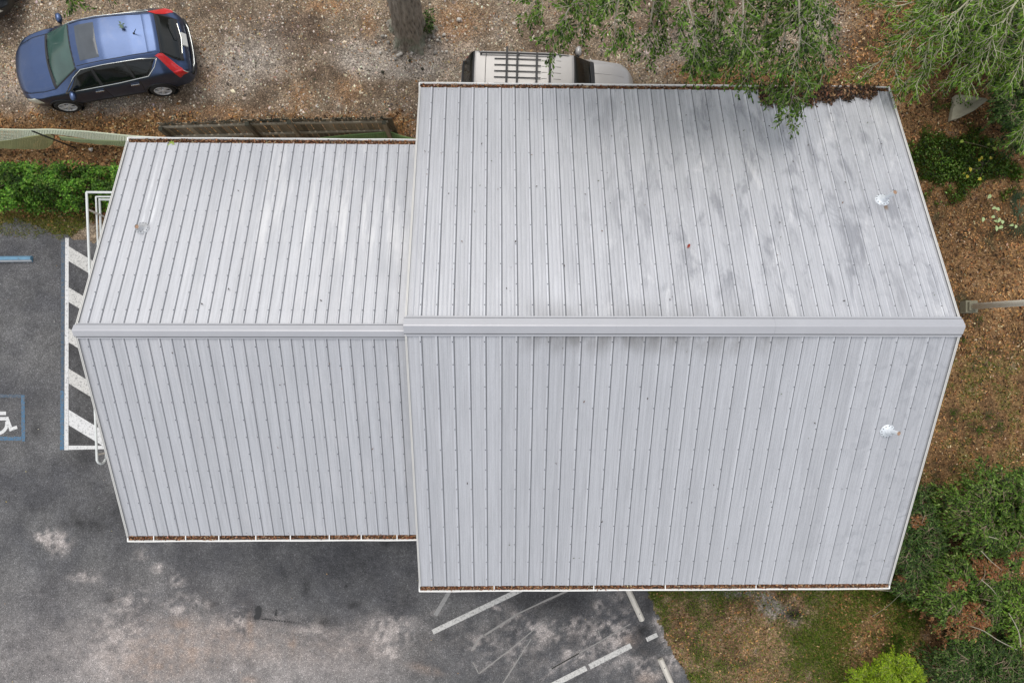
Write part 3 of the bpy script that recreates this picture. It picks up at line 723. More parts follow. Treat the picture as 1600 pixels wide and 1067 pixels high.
# ------------------------------------------------------------------ ramp and its handrail at the left gable
RX = P(136, 301, 1.7).x
yA, yB = P(136, 301, 1.7).y, P(152, 719, 1.26).y
zt = lambda y: 1.72 + (1.27 - 1.72) * (yA - y) / (yA - yB)
v = []
for x in (RX + 0.06, XL2 + 0.48):
    for y in (yA - 0.05, yB + 0.9):
        v += [(x, y, 0.0), (x, y, zt(y) - 0.98)]
ramp = link('concrete_ramp', mesh('concrete_ramp', v, [(0, 1, 3, 2), (4, 6, 7, 5), (1, 5, 7, 3), (0, 4, 5, 1), (2, 3, 7, 6), (0, 2, 6, 4)], M['concrete']))
props(ramp, 'concrete ramp rising beneath the left gable, inside the white handrail', 'ramp')
M['rail'] = plain('rail_paint', (0.66, 0.68, 0.66), 0.45, 0, 0.12, 12)
M['post'] = plain('rail_post', (0.42, 0.38, 0.33), 0.6, 0, 0.15, 12)
hr = thing('handrail', 'white tube handrail along the ramp at the left gable end', 'handrail', (RX, yA, 0))
L = lambda q: Vector(q) - Vector((RX, yA, 0))
ye = [yA - (yA - yB) * k / 8 for k in range(9)]
top = [L((RX + 1.9, yA, zt(yA))), L((RX, yA, zt(yA)))] + [L((RX, y, zt(y))) for y in ye[1:8]]
tm = MB().tube([L((RX + 1.9, yA, zt(yA))), L((RX, yA, zt(yA)))], 0.03, 10)
ze = zt(yB)
end = [L((RX, y, zt(y))) for y in ye] + [L((RX + 0.015, yB - 0.06, ze - 0.03)), L((RX + 0.02, yB - 0.10, ze - 0.12)), L((RX + 0.02, yB - 0.10, ze - 0.22)), L((RX + 0.02, yB - 0.06, ze - 0.31)), L((RX + 0.02, yB, ze - 0.34))]
tm.tube(end, 0.03, 10); tm.build('top_rail', M['rail'], hr, True)
for k, (dz, r) in enumerate(((0.40, 0.022), (0.56, 0.028))):
    mm = MB().tube([L((RX + 1.9, yA - 0.03 * k, zt(yA) - dz)), L((RX + .004, yA - 0.03 * k, zt(yA) - dz))], r, 8)
    mm.tube([L((RX + .004, y, zt(y) - dz)) for y in ye], r, 8); mm.build('middle_rail' if k == 0 else 'lower_rail', M['rail'], hr, True)
for y in (P(138, 327, 1.7).y, yA - 2.4, yA - 4.4, yB + 0.15):
    MB().tube([L((RX + 0.004, y, 0.0)), L((RX + 0.004, y, zt(y)))], 0.026, 8).build('post', M['post'], hr, True)
# ------------------------------------------------------------------ cars
def car_paint(name, col, metal=0.6, rough=0.34):
    t = NT(name); p = t.obj()
    d = t.noise(p, 5, 6, 0.65); fl = t.noise(p, 90, 2)
    c = t.mix(d, tuple(x * 0.9 for x in col), tuple(min(1, x * 1.08) for x in col))
    dust = t.maprange(t.noise(p, 2.2, 7, 0.7), 0.5, 0.8); c = t.mix(t.math('MULTIPLY', dust, 0.12), c, (0.30, 0.28, 0.25))
    t.set(color=c, metal=metal, rough=t.maprange(fl, 0.3, 0.7, rough - 0.03, rough + 0.03), coat=0.5, coatr=0.22); return t.m
M['car_blue'] = car_paint('blue_car_paint', (0.056, 0.090, 0.185), 0.90, 0.34)
M['car_silver'] = car_paint('silver_car_paint', (0.34, 0.325, 0.31), 0.25, 0.42)
M['car_black'] = car_paint('black_car_paint', (0.012, 0.014, 0.015), 0.2, 0.3)
def glassm(name, col):
    t = NT(name); p = t.obj(); t.set(color=t.mix(t.noise(p, 1.7, 4), tuple(c * 0.5 for c in col), tuple(c * 1.5 for c in col)), rough=0.07, spec=0.42); return t.m
M['glass'] = glassm('dark_car_glass', (0.006, 0.008, 0.008)); M['glass_g'] = glassm('green_tint_glass', (0.035, 0.075, 0.062))
M['sunroof'] = glassm('sunroof_glass', (0.075, 0.085, 0.095))
M['black'] = plain('black_plastic', (0.018, 0.018, 0.018), 0.6, 0, 0.2, 20)
M['rubber'] = plain('tyre_rubber', (0.022, 0.021, 0.020), 0.85, 0, 0.3, 15)
M['alloy'] = plain('alloy_rim', (0.66, 0.66, 0.66), 0.4, 0.15, 0.06, 12)
M['chrome'] = plain('chrome_strip', (0.70, 0.72, 0.68), 0.2, 0.9, 0.05, 12)
M['red_lamp'] = plain('red_lamp', (0.62, 0.02, 0.025), 0.22, 0, 0.15, 14, coat=0.6)
M['white_lamp'] = plain('lamp_lens', (0.55, 0.55, 0.46), 0.2, 0, 0.15, 18, coat=0.5)
M['plate'] = plain('licence_plate', (0.62, 0.63, 0.60), 0.5, 0, 0.1, 30)

class Car:
    T = [0.0, 0.15, 0.25, 0.40, 0.55, 0.80, 0.88, 1.0]
    def __init__(s, S):
        s.S = S; s.xr, s.xf = S['x']
        s.grid = np.arange(s.xr, s.xf + 1e-6, 0.01)
        sm = lambda key, wd=7: s._smooth(np.interp(s.grid, [a for a, b in S[key]], [b for a, b in S[key]]), S.get('sm', wd))
        s.zt = sm('ztop'); s.w = sm('w'); s.wr = sm('wr'); s.zb = sm('belt', 15)
    def _smooth(s, a, n):
        k = np.hanning(n + 2)[1:-1]; k /= k.sum(); p = np.pad(a, n // 2, mode='edge'); return np.convolve(p, k, 'valid')[:len(a)]
    def at(s, arr, x): return float(np.interp(x, s.grid, arr))
    def ring(s, x):
        zt, w, wr, zb = s.at(s.zt, x), s.at(s.w, x), s.at(s.wr, x), s.at(s.zb, x)
        zb = min(zb, zt - 0.05); e = max(0.0, 1 - min(x - s.xr, s.xf - x) / 0.25)
        lo = s.S['zlow'] + 0.12 * e
        cw = s.S.get('crown', 0.035)
        return [(0, lo), (w * 0.80, lo), (w * 0.965, lo + 0.10), (w, 0.40 * zb + 0.6 * lo + 0.08), (w * 0.975, zb), (wr, zt - cw - 0.045), (wr - 0.09 * min(1, wr / 0.5), zt - cw), (0, zt)]
    def cs(s, x, t):
        p = s.ring(x); T = s.T
        t = min(max(t, 0), 1); i = min(max(int(np.searchsorted(T, t, 'right')) - 1, 0), len(T) - 2)
        f = (t - T[i]) / (T[i + 1] - T[i])
        p0 = p[i - 1] if i > 0 else (2 * p[0][0] - p[1][0], p[0][1]); p3 = p[i + 2] if i + 2 < len(p) else (-p[i][0], p[i][1])
        out = []
        for a in (0, 1):
            a0, a1, a2, a3 = p0[a], p[i][a], p[i + 1][a], p3[a]
            m1 = (a2 - a0) * 0.5 * s.S.get('tens', 0.62); m2 = (a3 - a1) * 0.5 * s.S.get('tens', 0.62)
            f2, f3 = f * f, f * f * f
            out.append((2 * f3 - 3 * f2 + 1) * a1 + (f3 - 2 * f2 + f) * m1 + (-2 * f3 + 3 * f2) * a2 + (f3 - f2) * m2)
        y, z = out
        bow = s.S['bowf'] * max(0, min(1, (x - 0.0) / 0.9)) - s.S['bowr'] * max(0, min(1, (-0.9 - x) / 0.8))
        return Vector((x + bow * (1 - (y / 0.92) ** 2), y, z))
    def pt(s, x, t, side=1, off=0.0):
        e = 0.004
        q = s.cs(x, t)
        if off:
            a = s.cs(min(x + e, s.xf), t) - s.cs(max(x - e, s.xr), t); b = s.cs(x, min(t + e, 1.0)) - s.cs(x, max(t - e, 0))
            nn = a.cross(b)
            if nn.length > 1e-9:
                nn.normalize()
                if t < 0.999 and nn.dot(Vector((0, q.y, max(q.z - 0.7, -0.2) + 0.3))) < 0: nn = -nn
                if t >= 0.999 and nn.z < 0: nn = -nn
                if t >= 0.999: nn.y = 0
                q = q + nn * off
        return Vector((q.x, q.y * side, q.z))
    def body(s):
        xs = np.unique(np.concatenate([np.arange(s.xr, s.xf, 0.045), [s.xf]])); ts = np.unique(np.concatenate([np.linspace(0, 1, 34), s.T]))
        v = []; f = []; nt = len(ts); ring = 2 * nt - 1
        for x in xs:
            L = [s.cs(x, t) for t in ts]
            v += L + [Vector((q.x, -q.y, q.z)) for q in L[-2::-1]]
        wheels = s.S['axles']; rw = s.S['rw'] + 0.055
        for i in range(len(xs) - 1):
            for k in range(ring - 1):
                a = i * ring + k; q = (a, a + 1, a + ring + 1, a + ring)
                c = sum((v[j] for j in q), Vector()) / 4
                if abs(c.y) > 0.5 and any((c.x - ax) ** 2 + (c.z - s.S['rw']) ** 2 < rw ** 2 for ax in wheels): continue
                f.append(q)
        f.append(tuple(range(ring))[::-1]); f.append(tuple((len(xs) - 1) * ring + k for k in range(ring)))
        return v, f
    def patch(s, quad, side=1, off=0.006, n=10, m=8, both=False):
        """quad = four (x, t) corners a,b,c,d ; returns verts/faces of a skin just outside the body"""
        v = []; f = []
        A, B, C, D = quad
        for i in range(n + 1):
            for k in range(m + 1):
                p, q = i / n, k / m
                x = (A[0] * (1 - p) + B[0] * p) * (1 - q) + (D[0] * (1 - p) + C[0] * p) * q
                t = (A[1] * (1 - p) + B[1] * p) * (1 - q) + (D[1] * (1 - p) + C[1] * p) * q
                edge = 0.0 if (i in (0, n) or k in (0, m)) else off
                v.append(s.pt(x, t, side, off if edge else off * 0.35))
        for i in range(n):
            for k in range(m):
                a = i * (m + 1) + k; f.append((a, a + 1, a + m + 2, a + m + 1))
        return v, f
def flipfix(v, f, out):
    c = sum(v, Vector()) / len(v)
    n = Vector()
    for q in f: n += (v[q[1]] - v[q[0]]).cross(v[q[3]] - v[q[0]])
    return f if n.dot(out) > 0 else [q[::-1] for q in f]
def across(car, x0, x1, t0, off=0.006, n=10, m=14, t1=None, xb=None):
    """skin across the top of the car between x0 and x1, from t0 on one side to t0 on the other; xb gives side corners"""
    v = []; f = []; xb = xb or (x0, x1)
    for i in range(n + 1):
        for k in range(-m, m + 1):
            q = abs(k) / m; t = 1 - (1 - t0) * q
            a = x0 * (1 - q * q) + xb[0] * q * q; b = x1 * (1 - q * q) + xb[1] * q * q
            x = a * (1 - i / n) + b * i / n
            e = off * 0.35 if (i in (0, n) or abs(k) == m) else off
            v.append(car.pt(x, t, 1 if k >= 0 else -1, e))
    r = 2 * m + 1
    for i in range(n):
        for k in range(r - 1):
            a = i * r + k; f.append((a, a + 1, a + r + 1, a + r))
    return v, flipfix(v, f, Vector((0, 0, 1)))
def wheel(root, x, y, rw, side, spokes=10, mat='alloy'):
    wd = 0.21
    tl = bpy.data.objects.new('wheel', None); COL.objects.link(tl); tl.parent = root; tl.location = (x, y, rw)
    s = side
    tp = [(rw * 0.66, -wd / 2), (rw * 0.90, -wd / 2), (rw * 0.975, -wd / 2 + 0.025), (rw, -wd / 2 + 0.06), (rw, wd / 2 - 0.06), (rw * 0.975, wd / 2 - 0.025), (rw * 0.90, wd / 2), (rw * 0.68, wd / 2), (rw * 0.64, wd / 2 - 0.02), (rw * 0.6, 0)]
    MB().lathe([(r, z * s) for r, z in tp], n=28, axis='Y').build('tyre', M['rubber'], tl, True)
    r = MB(); r.lathe([(rw * 0.69, s * (wd / 2 - 0.006)), (rw * 0.64, s * (wd / 2 + 0.004)), (rw * 0.60, s * (wd / 2 - 0.02)), (rw * 0.58, s * 0.02)], n=28, axis='Y')
    r.lathe([(0.0, s * (wd / 2 + 0.0)), (0.05, s * (wd / 2 - 0.002)), (0.07, s * (wd / 2 - 0.02)), (0.07, s * 0.03)], n=16, axis='Y')
    for k in range(spokes):
        a = 2 * math.pi * (k // 2) / (spokes / 2) + (0.16 if k % 2 else -0.2)
        c, d = math.cos(a), math.sin(a)
        r.bar((0.05 * c, s * (wd / 2 - 0.018), 0.05 * d), (rw * 0.62 * c, s * (wd / 2 - 0.012), rw * 0.62 * d), 0.024, 0.03)
    r.build('rim', M[mat], tl)
    MB().lathe([(0.0, s * 0.02), (rw * 0.6, s * 0.02), (rw * 0.6, s * 0.01)], n=20, axis='Y').build('brake_disc', M['black'], tl)
def put(name, vf, mat, parent, smooth=True, label=None, out=None):
    v, f = vf
    if out is not None: f = flipfix(v, f, out)
    o = link(name, mesh(name, v, f, mat, smooth), parent)
    if label: o['label'] = label
    return o
def build_car(name, label, S, paint, loc, heading, group='cars parked on the gravel'):
    c = Car(S); root = thing(name, label, 'car', loc, heading, group)
    v, f = c.body(); b = put('body', (v, f), M[paint], root)
    UP = Vector((0, 0, 1))
    # wheels, arches, sills
    for ax in S['axles']:
        for sd in (1, -1):
            wheel(root, ax, sd * (S['track'] - 0.105), S['rw'], sd, 10)
            am = MB(); rr = S['rw'] + 0.055
            pts = []
            for k in range(15):
                a = math.pi * (-0.06 + 1.12 * k / 14); z = S['rw'] + rr * math.sin(a); x = ax + rr * math.cos(a)
                pts.append((x, sd * (c.at(c.w, x) * (0.99 if z < 0.75 else 0.985) + 0.004), max(z, S['zlow'] + 0.04)))
            am.tube(pts, 0.028, 6); am.build('wheel_arch', M['black'], root, True)
            MB().lathe([(rr + 0.01, sd * 0.5), (rr + 0.01, sd * (S['track'] - 0.03))], (ax, 0, S['rw']), 20, 'Y').build('arch_liner', M['black'], root)
    for sd in (1, -1):
        O = Vector((0, sd, 0.2))
        put('sill', c.patch([(S['axles'][1] + S['rw'] + .1, 0.19), (S['axles'][0] - S['rw'] - .1, 0.19), (S['axles'][0] - S['rw'] - .1, 0.30), (S['axles'][1] + S['rw'] + .1, 0.30)], sd, 0.012, 12, 3), M['black'], root, out=O)
        for (quad, hx) in S['doors']:
            d = put('door', c.patch(quad, sd, 0.009, 12, 8), M[paint], root, out=O)
            q = c.pt(hx, 0.50, sd, 0.03)
            MB().bar(q + Vector((-0.11, 0, 0)), q + Vector((0.11, 0, 0)), 0.022, 0.03).build('handle', M['chrome'] if S.get('chrome') else M['black'], d)
        if S.get('dlo'): put('window_frame', c.patch(S['dlo'], sd, 0.0045, 16, 8), M['black'], root, out=O)
        for (quad, mm) in S['windows']:
            put('window', c.patch(quad, sd, 0.010, 12, 8), M[mm], root, out=O)
        if S.get('chrome'):
            tm = MB()
            for pts in S['chrome']: tm.tube([c.pt(x, t, sd, 0.010) for x, t in pts], 0.011, 6)
            tm.build('window_trim', M['chrome'], root, True)
        hl = put('headlight', c.patch(S['head'], sd, 0.012, 8, 6), M['white_lamp'], root, out=Vector((1, sd, .5)))
        tlv = [put('tail_light' if i == 0 else 'tail_light', c.patch(q, sd, 0.016, 8, 6), M[mm], root, out=Vector((-1, sd, .3))) for i, (q, mm) in enumerate(S['tail'])]
        # mirror
        mp = c.pt(S['mirror'], 0.575, sd, 0.0); mm = MB()
        mm.bar(mp, mp + Vector((0.0, sd * 0.10, 0.03)), 0.05, 0.04)
        mo = mm.build('mirror', M['black'], root)
        h = MB(); cc = mp + Vector((0.0, sd * 0.17, 0.07)); pr = [(-0.115, 0.02), (-0.10, 0.065), (-0.03, 0.085), (0.06, 0.08), (0.105, 0.055), (0.12, 0.02)]
        h.tube([cc + Vector((-0.02 * abs(i - 2.5) * 0.5, sd * pr[i][0], 0)) for i in range(6)], [p_[1] for p_ in pr], 10)
        h.build('mirror_cap', M[paint], mo, True)
    # hood, windscreen, roof lines, rear glass
    put('hood', across(c, *S['hood']), M[paint], root)
    put('windscreen_frame', across(c, S['windscreen'][0] + .03, S['windscreen'][1] - .035, 0.805, 0.004, 10, 14), M['black'], root)
    put('rear_frame', across(c, S['rear'][0] + .03, S['rear'][1] - .05, 0.825, 0.004, 10, 14), M['black'], root)
    put('windscreen', across(c, *S['windscreen']), M[S.get('screen', 'glass_g')], root)
    put('cowl', across(c, *S['cowl']), M['black'], root)
    put('rear_window', across(c, *S['rear']), M['glass'], root)
    wp = MB(); x0 = S['cowl'][0]
    for (ya, yb) in ((-0.55, 0.02), (0.0, 0.62)):
        n = 6; pts = []
        for i in range(n + 1):
            y = ya + (yb - ya) * i / n
            tt = 1.0 - 0.12 * abs(y) / 0.62; q = c.pt(S['windscreen'][0] + 0.0 - 0.04 * i / n, tt, 1, 0.03); pts.append((q.x, y, q.z))
        wp.tube(pts, 0.012, 6)
    wp.build('wiper', M['black'], root)
    for ext in S.get('extra', []): ext(c, root, paint)
    return c, root

# --- blue compact SUV, nose to the left
def blue_extra(c, root, paint):
    put('sunroof', across(c, 0.13, -0.37, 0.905, 0.007, 8, 10), M['sunroof'], root)
    put('spoiler', across(c, -1.52, -1.80, 0.86, 0.016, 6, 12), M[paint], root)
    q = c.pt(-1.30, 1.0, 1, 0.0); MB().tube([q, q + Vector((-0.02, 0, 0.03)), q + Vector((-0.14, 0, 0.17))], [0.03, 0.012, 0.006], 8).build('antenna', M['black'], root)
    for sd in (1, -1):
        g = MB(); g.tube([c.pt(x, 0.865, sd, 0.004) for x in np.linspace(0.25, -1.62, 14)], 0.008, 5); g.build('roof_seam', M['black'], root)
    for sd in (1, -1):
        for (xa, ta, xb, tb) in ((1.025, .30, .93, .56), (.012, .30, -.028, .56), (-.865, .30, -1.03, .56), (1.02, .30, -.86, .30)):
            MB().tube([c.pt(xa + (xb - xa) * i / 6, ta + (tb - ta) * i / 6, sd, 0.003) for i in range(7)], 0.007, 4).build('door_gap', M['black'], root)
    for sd in (1, -1): MB().tube([c.pt(x, .795, sd, .004) for x in np.linspace(1.15, 2.02, 8)], .007, 4).build('hood_gap', M['black'], root)
    bp = []
    z = 0.62
    for i in range(17):
        y = -0.74 + 1.48 * i / 16; bp.append((-2.315 - 0.05 * (1 - (y / 0.8) ** 2) + (0.10 * max(0, abs(y) - 0.6) * 4), y, z))
    MB().tube(bp, 0.055, 8).build('rear_bumper', M['black'], root, True)
    MB().tube([(x - 0.042, y * 0.86, zz + 0.035) for x, y, zz in bp], 0.017, 6).build('bumper_strip', M['chrome'], root, True)
    MB().box((-2.335, 0.0, 0.97), (0.05, 0.34, 0.15), M=Matrix.Rotation(R(28), 3, 'Y')).build('licence_plate', M['plate'], root)
    MB().tube([(-2.26, -0.40, 1.06), (-2.305, 0, 1.06), (-2.26, 0.40, 1.06)], 0.010, 6).build('tailgate_trim', M['chrome'], root)
    MB().tube([(-2.24, 0.05, 1.13), (-2.20, 0.05, 1.17), (-2.11, -0.34, 1.25)], 0.011, 6).build('rear_wiper', M['black'], root)
BLUE = dict(x=(-2.27, 2.25), rw=0.335, axles=(1.33, -1.29), track=0.925, zlow=0.24, bowf=0.10, bowr=0.07, tens=0.6, crown=0.035,
    ztop=[(-2.27, 0.92), (-2.22, 1.02), (-2.08, 1.14), (-1.82, 1.50), (-1.74, 1.55), (-1.2, 1.625), (-0.5, 1.66), (0.0, 1.645), (0.30, 1.585), (1.10, 1.10), (1.18, 1.075), (1.6, 1.02), (1.95, 0.93), (2.12, 0.83), (2.2, 0.74), (2.25, 0.64)],
    w=[(-2.27, 0.70), (-2.2, 0.80), (-2.05, 0.86), (-1.7, 0.90), (-1.0, 0.915), (1.2, 0.91), (1.65, 0.89), (1.95, 0.82), (2.12, 0.72), (2.2, 0.62), (2.25, 0.50)],
    wr=[(-2.27, 0.55), (-2.1, 0.60), (-1.82, 0.555), (-1.6, 0.565), (-0.8, 0.605), (0.0, 0.62), (0.30, 0.61), (1.10, 0.735), (1.5, 0.74), (1.95, 0.66), (2.12, 0.56), (2.25, 0.40)],
    belt=[(-2.27, 0.80), (-2.1, 1.0), (-1.7, 1.12), (-1.0, 1.06), (0.9, 0.99), (1.3, 0.96), (1.8, 0.86), (2.1, 0.70), (2.25, 0.56)],
    doors=[([(1.02, 0.30), (0.02, 0.30), (-0.02, 0.55), (0.92, 0.55)], 0.12), ([(0.005, 0.30), (-0.86, 0.30), (-1.02, 0.55), (-0.035, 0.55)], -0.84)],
    windows=[([(0.86, 0.575), (-0.01, 0.575), (-0.03, 0.765), (0.36, 0.765)], 'glass'), ([(-0.07, 0.575), (-0.92, 0.575), (-0.90, 0.76), (-0.08, 0.765)], 'glass'), ([(-0.96, 0.58), (-1.30, 0.595), (-1.62, 0.735), (-0.94, 0.755)], 'glass')],
    chrome=[[(0.95, 0.562), (0.4, 0.562), (-0.5, 0.562), (-1.30, 0.575), (-1.55, 0.66), (-1.68, 0.745)], [(-1.68, 0.745), (-1.3, 0.772), (-0.4, 0.785), (0.2, 0.785), (0.5, 0.74), (0.95, 0.562)]],
    dlo=[(0.93, 0.566), (-1.34, 0.575), (-1.67, 0.765), (0.36, 0.778)],
    head=[(1.72, 0.44), (2.16, 0.42), (2.10, 0.58), (1.85, 0.60)],
    tail=[([(-1.66, 0.79), (-1.84, 0.845), (-2.14, 0.63), (-1.92, 0.58)], 'red_lamp'), ([(-1.92, 0.575), (-2.135, 0.625), (-2.215, 0.50), (-1.98, 0.455)], 'red_lamp'), ([(-2.12, 0.60), (-2.17, 0.58), (-2.225, 0.50), (-2.20, 0.505)], 'white_lamp')],
    mirror=0.74, hood=(2.02, 1.16, 0.80, 0.008, 10, 12), windscreen=(1.10, 0.32, 0.83, 0.007, 10, 14), cowl=(1.165, 1.085, 0.80, 0.012, 3, 14), rear=(-1.81, -2.15, 0.84, 0.007, 8, 12),
    extra=[blue_extra])
def place_car(pf, pr, rw, off):
    """front and rear wheel face centres in the photograph, on the car's left side"""
    A, B = P(*pf, rw), P(*pr, rw); d = (A - B); d.z = 0; d.normalize(); left = Vector((-d.y, d.x, 0))
    mid = (A + B) / 2 - left * off; mid.z = 0
    return mid, math.atan2(d.y, d.x), d, left
mid, hd, dd, lf = place_car((107, 168), (254, 143), 0.335, 0.925)
mid = mid - dd * 0.02
build_car('blue_suv', 'dark blue compact SUV with sunroof and red tail lights, nose to the left', BLUE, 'car_blue', mid, hd)

# --- silver SUV with roof rack, nose to the right, half under the eave
def silver_extra(c, root, paint):
    rk = bpy.data.objects.new('roof_rack', None); COL.objects.link(rk); rk.parent = root
    for sd in (1, -1):
        r = MB(); r.tube([c.pt(x, 0.885, sd, 0.05) for x in np.linspace(-1.75, 0.12, 10)], 0.020, 6); r.build('side_rail', M['black'], rk)
        g = MB()
        for x in (-1.75, -0.8, 0.12): q = c.pt(x, 0.885, sd, 0.0); g.bar(q, q + Vector((0, 0, 0.055)), 0.05, 0.03)
        g.build('rail_foot', M['black'], rk)
    for i, x in enumerate((-1.10, -0.83, -0.33, 0.01)):
        q = c.pt(x, 0.885, 1, 0.07); zt = c.pt(x, 1.0, 1, 0).z + 0.07; e = 0.15 if i == 0 else 0.02
        MB().bar((x, -q.y - e, zt), (x, q.y + e, zt), 0.055, 0.022).build('crossbar', M['black'], rk)
    sl = MB()
    for y in (-0.48, -0.32, -0.16, 0, 0.16, 0.32, 0.48):
        xe = -0.22
        sl.bar((-1.42, y, c.pt(-1.3, 1 - abs(y) * 0.2, 1, 0).z + 0.025), (xe, y, c.pt(xe, 1 - abs(y) * 0.2, 1, 0).z + 0.035), 0.020, 0.014)
    sl.build('roof_slats', M['black'], rk)
    sw = MB()
    for y in (-0.48, -0.32, -0.16, 0, 0.16, 0.32, 0.48):
        sw.bar((-0.2, y, c.pt(-0.2, 1 - abs(y) * .2, 1, 0).z + 0.003), (0.3, y, c.pt(0.3, 1 - abs(y) * .2, 1, 0).z + 0.003), 0.010, 0.008)
    sw.build('roof_swage', M['black'], rk)
    g = MB()
    for x in (-1.62,): g.tube([c.pt(x, t, sd, 0.003) for sd, t in [(1, t) for t in np.linspace(0.85, 1, 6)] + [(-1, t) for t in np.linspace(0.97, 0.85, 6)]], 0.008, 5)
    for sd in (1, -1): g.tube([c.pt(x, 0.86, sd, 0.004) for x in np.linspace(0.65, -2.0, 14)], 0.010, 5)
    g.build('roof_seam', M['black'], root)
    MB().tube([(-2.20, -0.8, 0.55), (-2.27, -0.6, 0.55), (-2.29, 0, 0.55), (-2.27, 0.6, 0.55), (-2.20, 0.8, 0.55)], 0.07, 8).build('rear_bumper', M['car_silver'], root, True)
    MB().tube([(2.20, -0.75, 0.55), (2.29, -0.5, 0.55), (2.34, 0, 0.55), (2.29, 0.5, 0.55), (2.20, 0.75, 0.55)], 0.08, 8).build('front_bumper', M['black'], root, True)
    MB().box((2.305, 0, 0.72), (0.03, 0.9, 0.14)).build('grille', M['black'], root)
    MB().bar((0.82, 0.95, 1.06), (0.74, 1.10, 1.10), 0.11, 0.14).build('mirror_arm', M['black'], root)
    for y in (-0.25, 0.25):
        MB().tube([c.pt(x, 1 - abs(y) * 0.3, 1 if y > 0 else -1, 0.012) for x in (1.2, 1.6, 2.0)], 0.006, 5).build('hood_crease', M['car_silver'], root)
SILVER = dict(x=(-2.25, 2.30), rw=0.36, axles=(1.38, -1.28), track=0.92, zlow=0.28, bowf=0.07, bowr=0.03, tens=0.55, crown=0.02,
    ztop=[(-2.25, 1.05), (-2.2, 1.12), (-1.98, 1.68), (-1.9, 1.74), (-1.0, 1.77), (0.0, 1.77), (0.60, 1.72), (1.12, 1.16), (1.2, 1.13), (1.7, 1.08), (2.1, 1.0), (2.22, 0.9), (2.30, 0.75)],
    w=[(-2.25, 0.82), (-2.1, 0.88), (-1.5, 0.91), (1.3, 0.91), (1.9, 0.88), (2.15, 0.80), (2.30, 0.66)],
    wr=[(-2.25, 0.76), (-2.0, 0.72), (-1.9, 0.70), (0.0, 0.70), (0.6, 0.68), (1.12, 0.80), (1.7, 0.80), (2.1, 0.74), (2.30, 0.58)],
    belt=[(-2.25, 0.95), (-2.0, 1.08), (0.9, 1.05), (1.3, 1.03), (2.0, 0.92), (2.30, 0.62)],
    doors=[([(1.05, 0.30), (0.10, 0.30), (0.08, 0.55), (0.95, 0.55)], 0.22), ([(0.085, 0.30), (-0.80, 0.30), (-0.95, 0.55), (0.065, 0.55)], -0.75)],
    windows=[([(0.92, 0.575), (0.12, 0.575), (0.10, 0.775), (0.52, 0.775)], 'glass'), ([(0.05, 0.575), (-0.85, 0.575), (-0.85, 0.775), (0.04, 0.775)], 'glass'), ([(-0.92, 0.575), (-1.85, 0.575), (-1.75, 0.77), (-0.92, 0.775)], 'glass')],
    head=[(1.95, 0.44), (2.26, 0.42), (2.22, 0.60), (2.02, 0.60)], tail=[([(-2.02, 0.62), (-2.15, 0.62), (-2.22, 0.47), (-2.08, 0.47)], 'red_lamp')],
    mirror=0.80, hood=(2.14, 1.20, 0.80, 0.010, 10, 12), windscreen=(1.10, 0.64, 0.83, 0.008, 8, 14), cowl=(1.20, 1.09, 0.80, 0.014, 3, 14), rear=(-1.94, -2.22, 0.83, 0.008, 8, 12), screen='glass',
    extra=[silver_extra])
a, b = P(742, 79, 1.70), P(880, 84, 1.70); d = (b - a).normalized(); hd = math.atan2(d.y, d.x); left = Vector((-d.y, d.x, 0))
rr = P(722, 110, 1.15)
ctr = a + d * 1.93 - left * 0.70; ctr.z = 0
build_car('silver_suv', 'silver SUV with black roof rack bars, parked half hidden behind the upper roof eave', SILVER, 'car_silver', ctr, hd)
# --- dark car, only its corner shows at the top left
blk = dict(BLUE); blk['extra'] = []
c0 = P(-92, -22, 0); build_car('dark_car', 'dark car cut off by the top left corner of the photograph', blk, 'car_black', (c0.x, c0.y, 0), R(-8))
# ------------------------------------------------------------------ wooden fence
M['wood'] = None
def m_wood():
    t = NT('weathered_wood'); p = t.obj(); r = t.rand()
    g = t.noise(t.map(p, (22, 22, 1.6)), 1.0, 6, 0.65); n = t.noise(p, 3.0, 5, 0.6)
    c = t.mix(g, (0.10, 0.078, 0.05), (0.27, 0.22, 0.155))
    c = t.mix(1.0, c, t.ramp(r, [(0.0, 0.5), (0.5, 0.95), (1.0, 1.5)]), 'MULTIPLY')
    c = t.mix(t.maprange(n, 0.5, 0.72, 0, 0.55), c, (0.055, 0.062, 0.030)); t.set(color=c, rough=0.85, spec=0.2); t.bump(g, 0.5, 0.004); return t.m
M['wood'] = m_wood(); M['wood_pale'] = plain('pale_rail_wood', (0.30, 0.265, 0.20), 0.8, 0, 0.3, 4); M['moss'] = plain('mossy_top', (0.035, 0.035, 0.022), 0.95, 0, 0.5, 18)
ft = [P(243, 194, 1.83), P(386, 189.5, 1.83), P(452, 187.5, 1.83), P(604, 185, 1.83)]
for q in ft: q.z = 0
fence = thing('wooden_fence', 'weathered brown wooden picket fence between the gravel and the left wing', 'fence', ft[0].to_tuple())
random.seed(3)
pk = MB(); wd = 0.124
pk.prism([(-wd / 2, -0.009), (wd / 2, -0.009), (wd / 2, 0.009), (-wd / 2, 0.009)], 0.03, 1.76)
pm = mesh('picket', pk.v + [], pk.f, M['wood'])
cap = mesh('picket', *(lambda m: (m.v, m.f))(MB().prism([(-wd / 2, -0.009), (wd / 2, -0.009), (wd / 2, 0.009), (-wd / 2, 0.009)], 0.03, 1.80)), M['wood'])
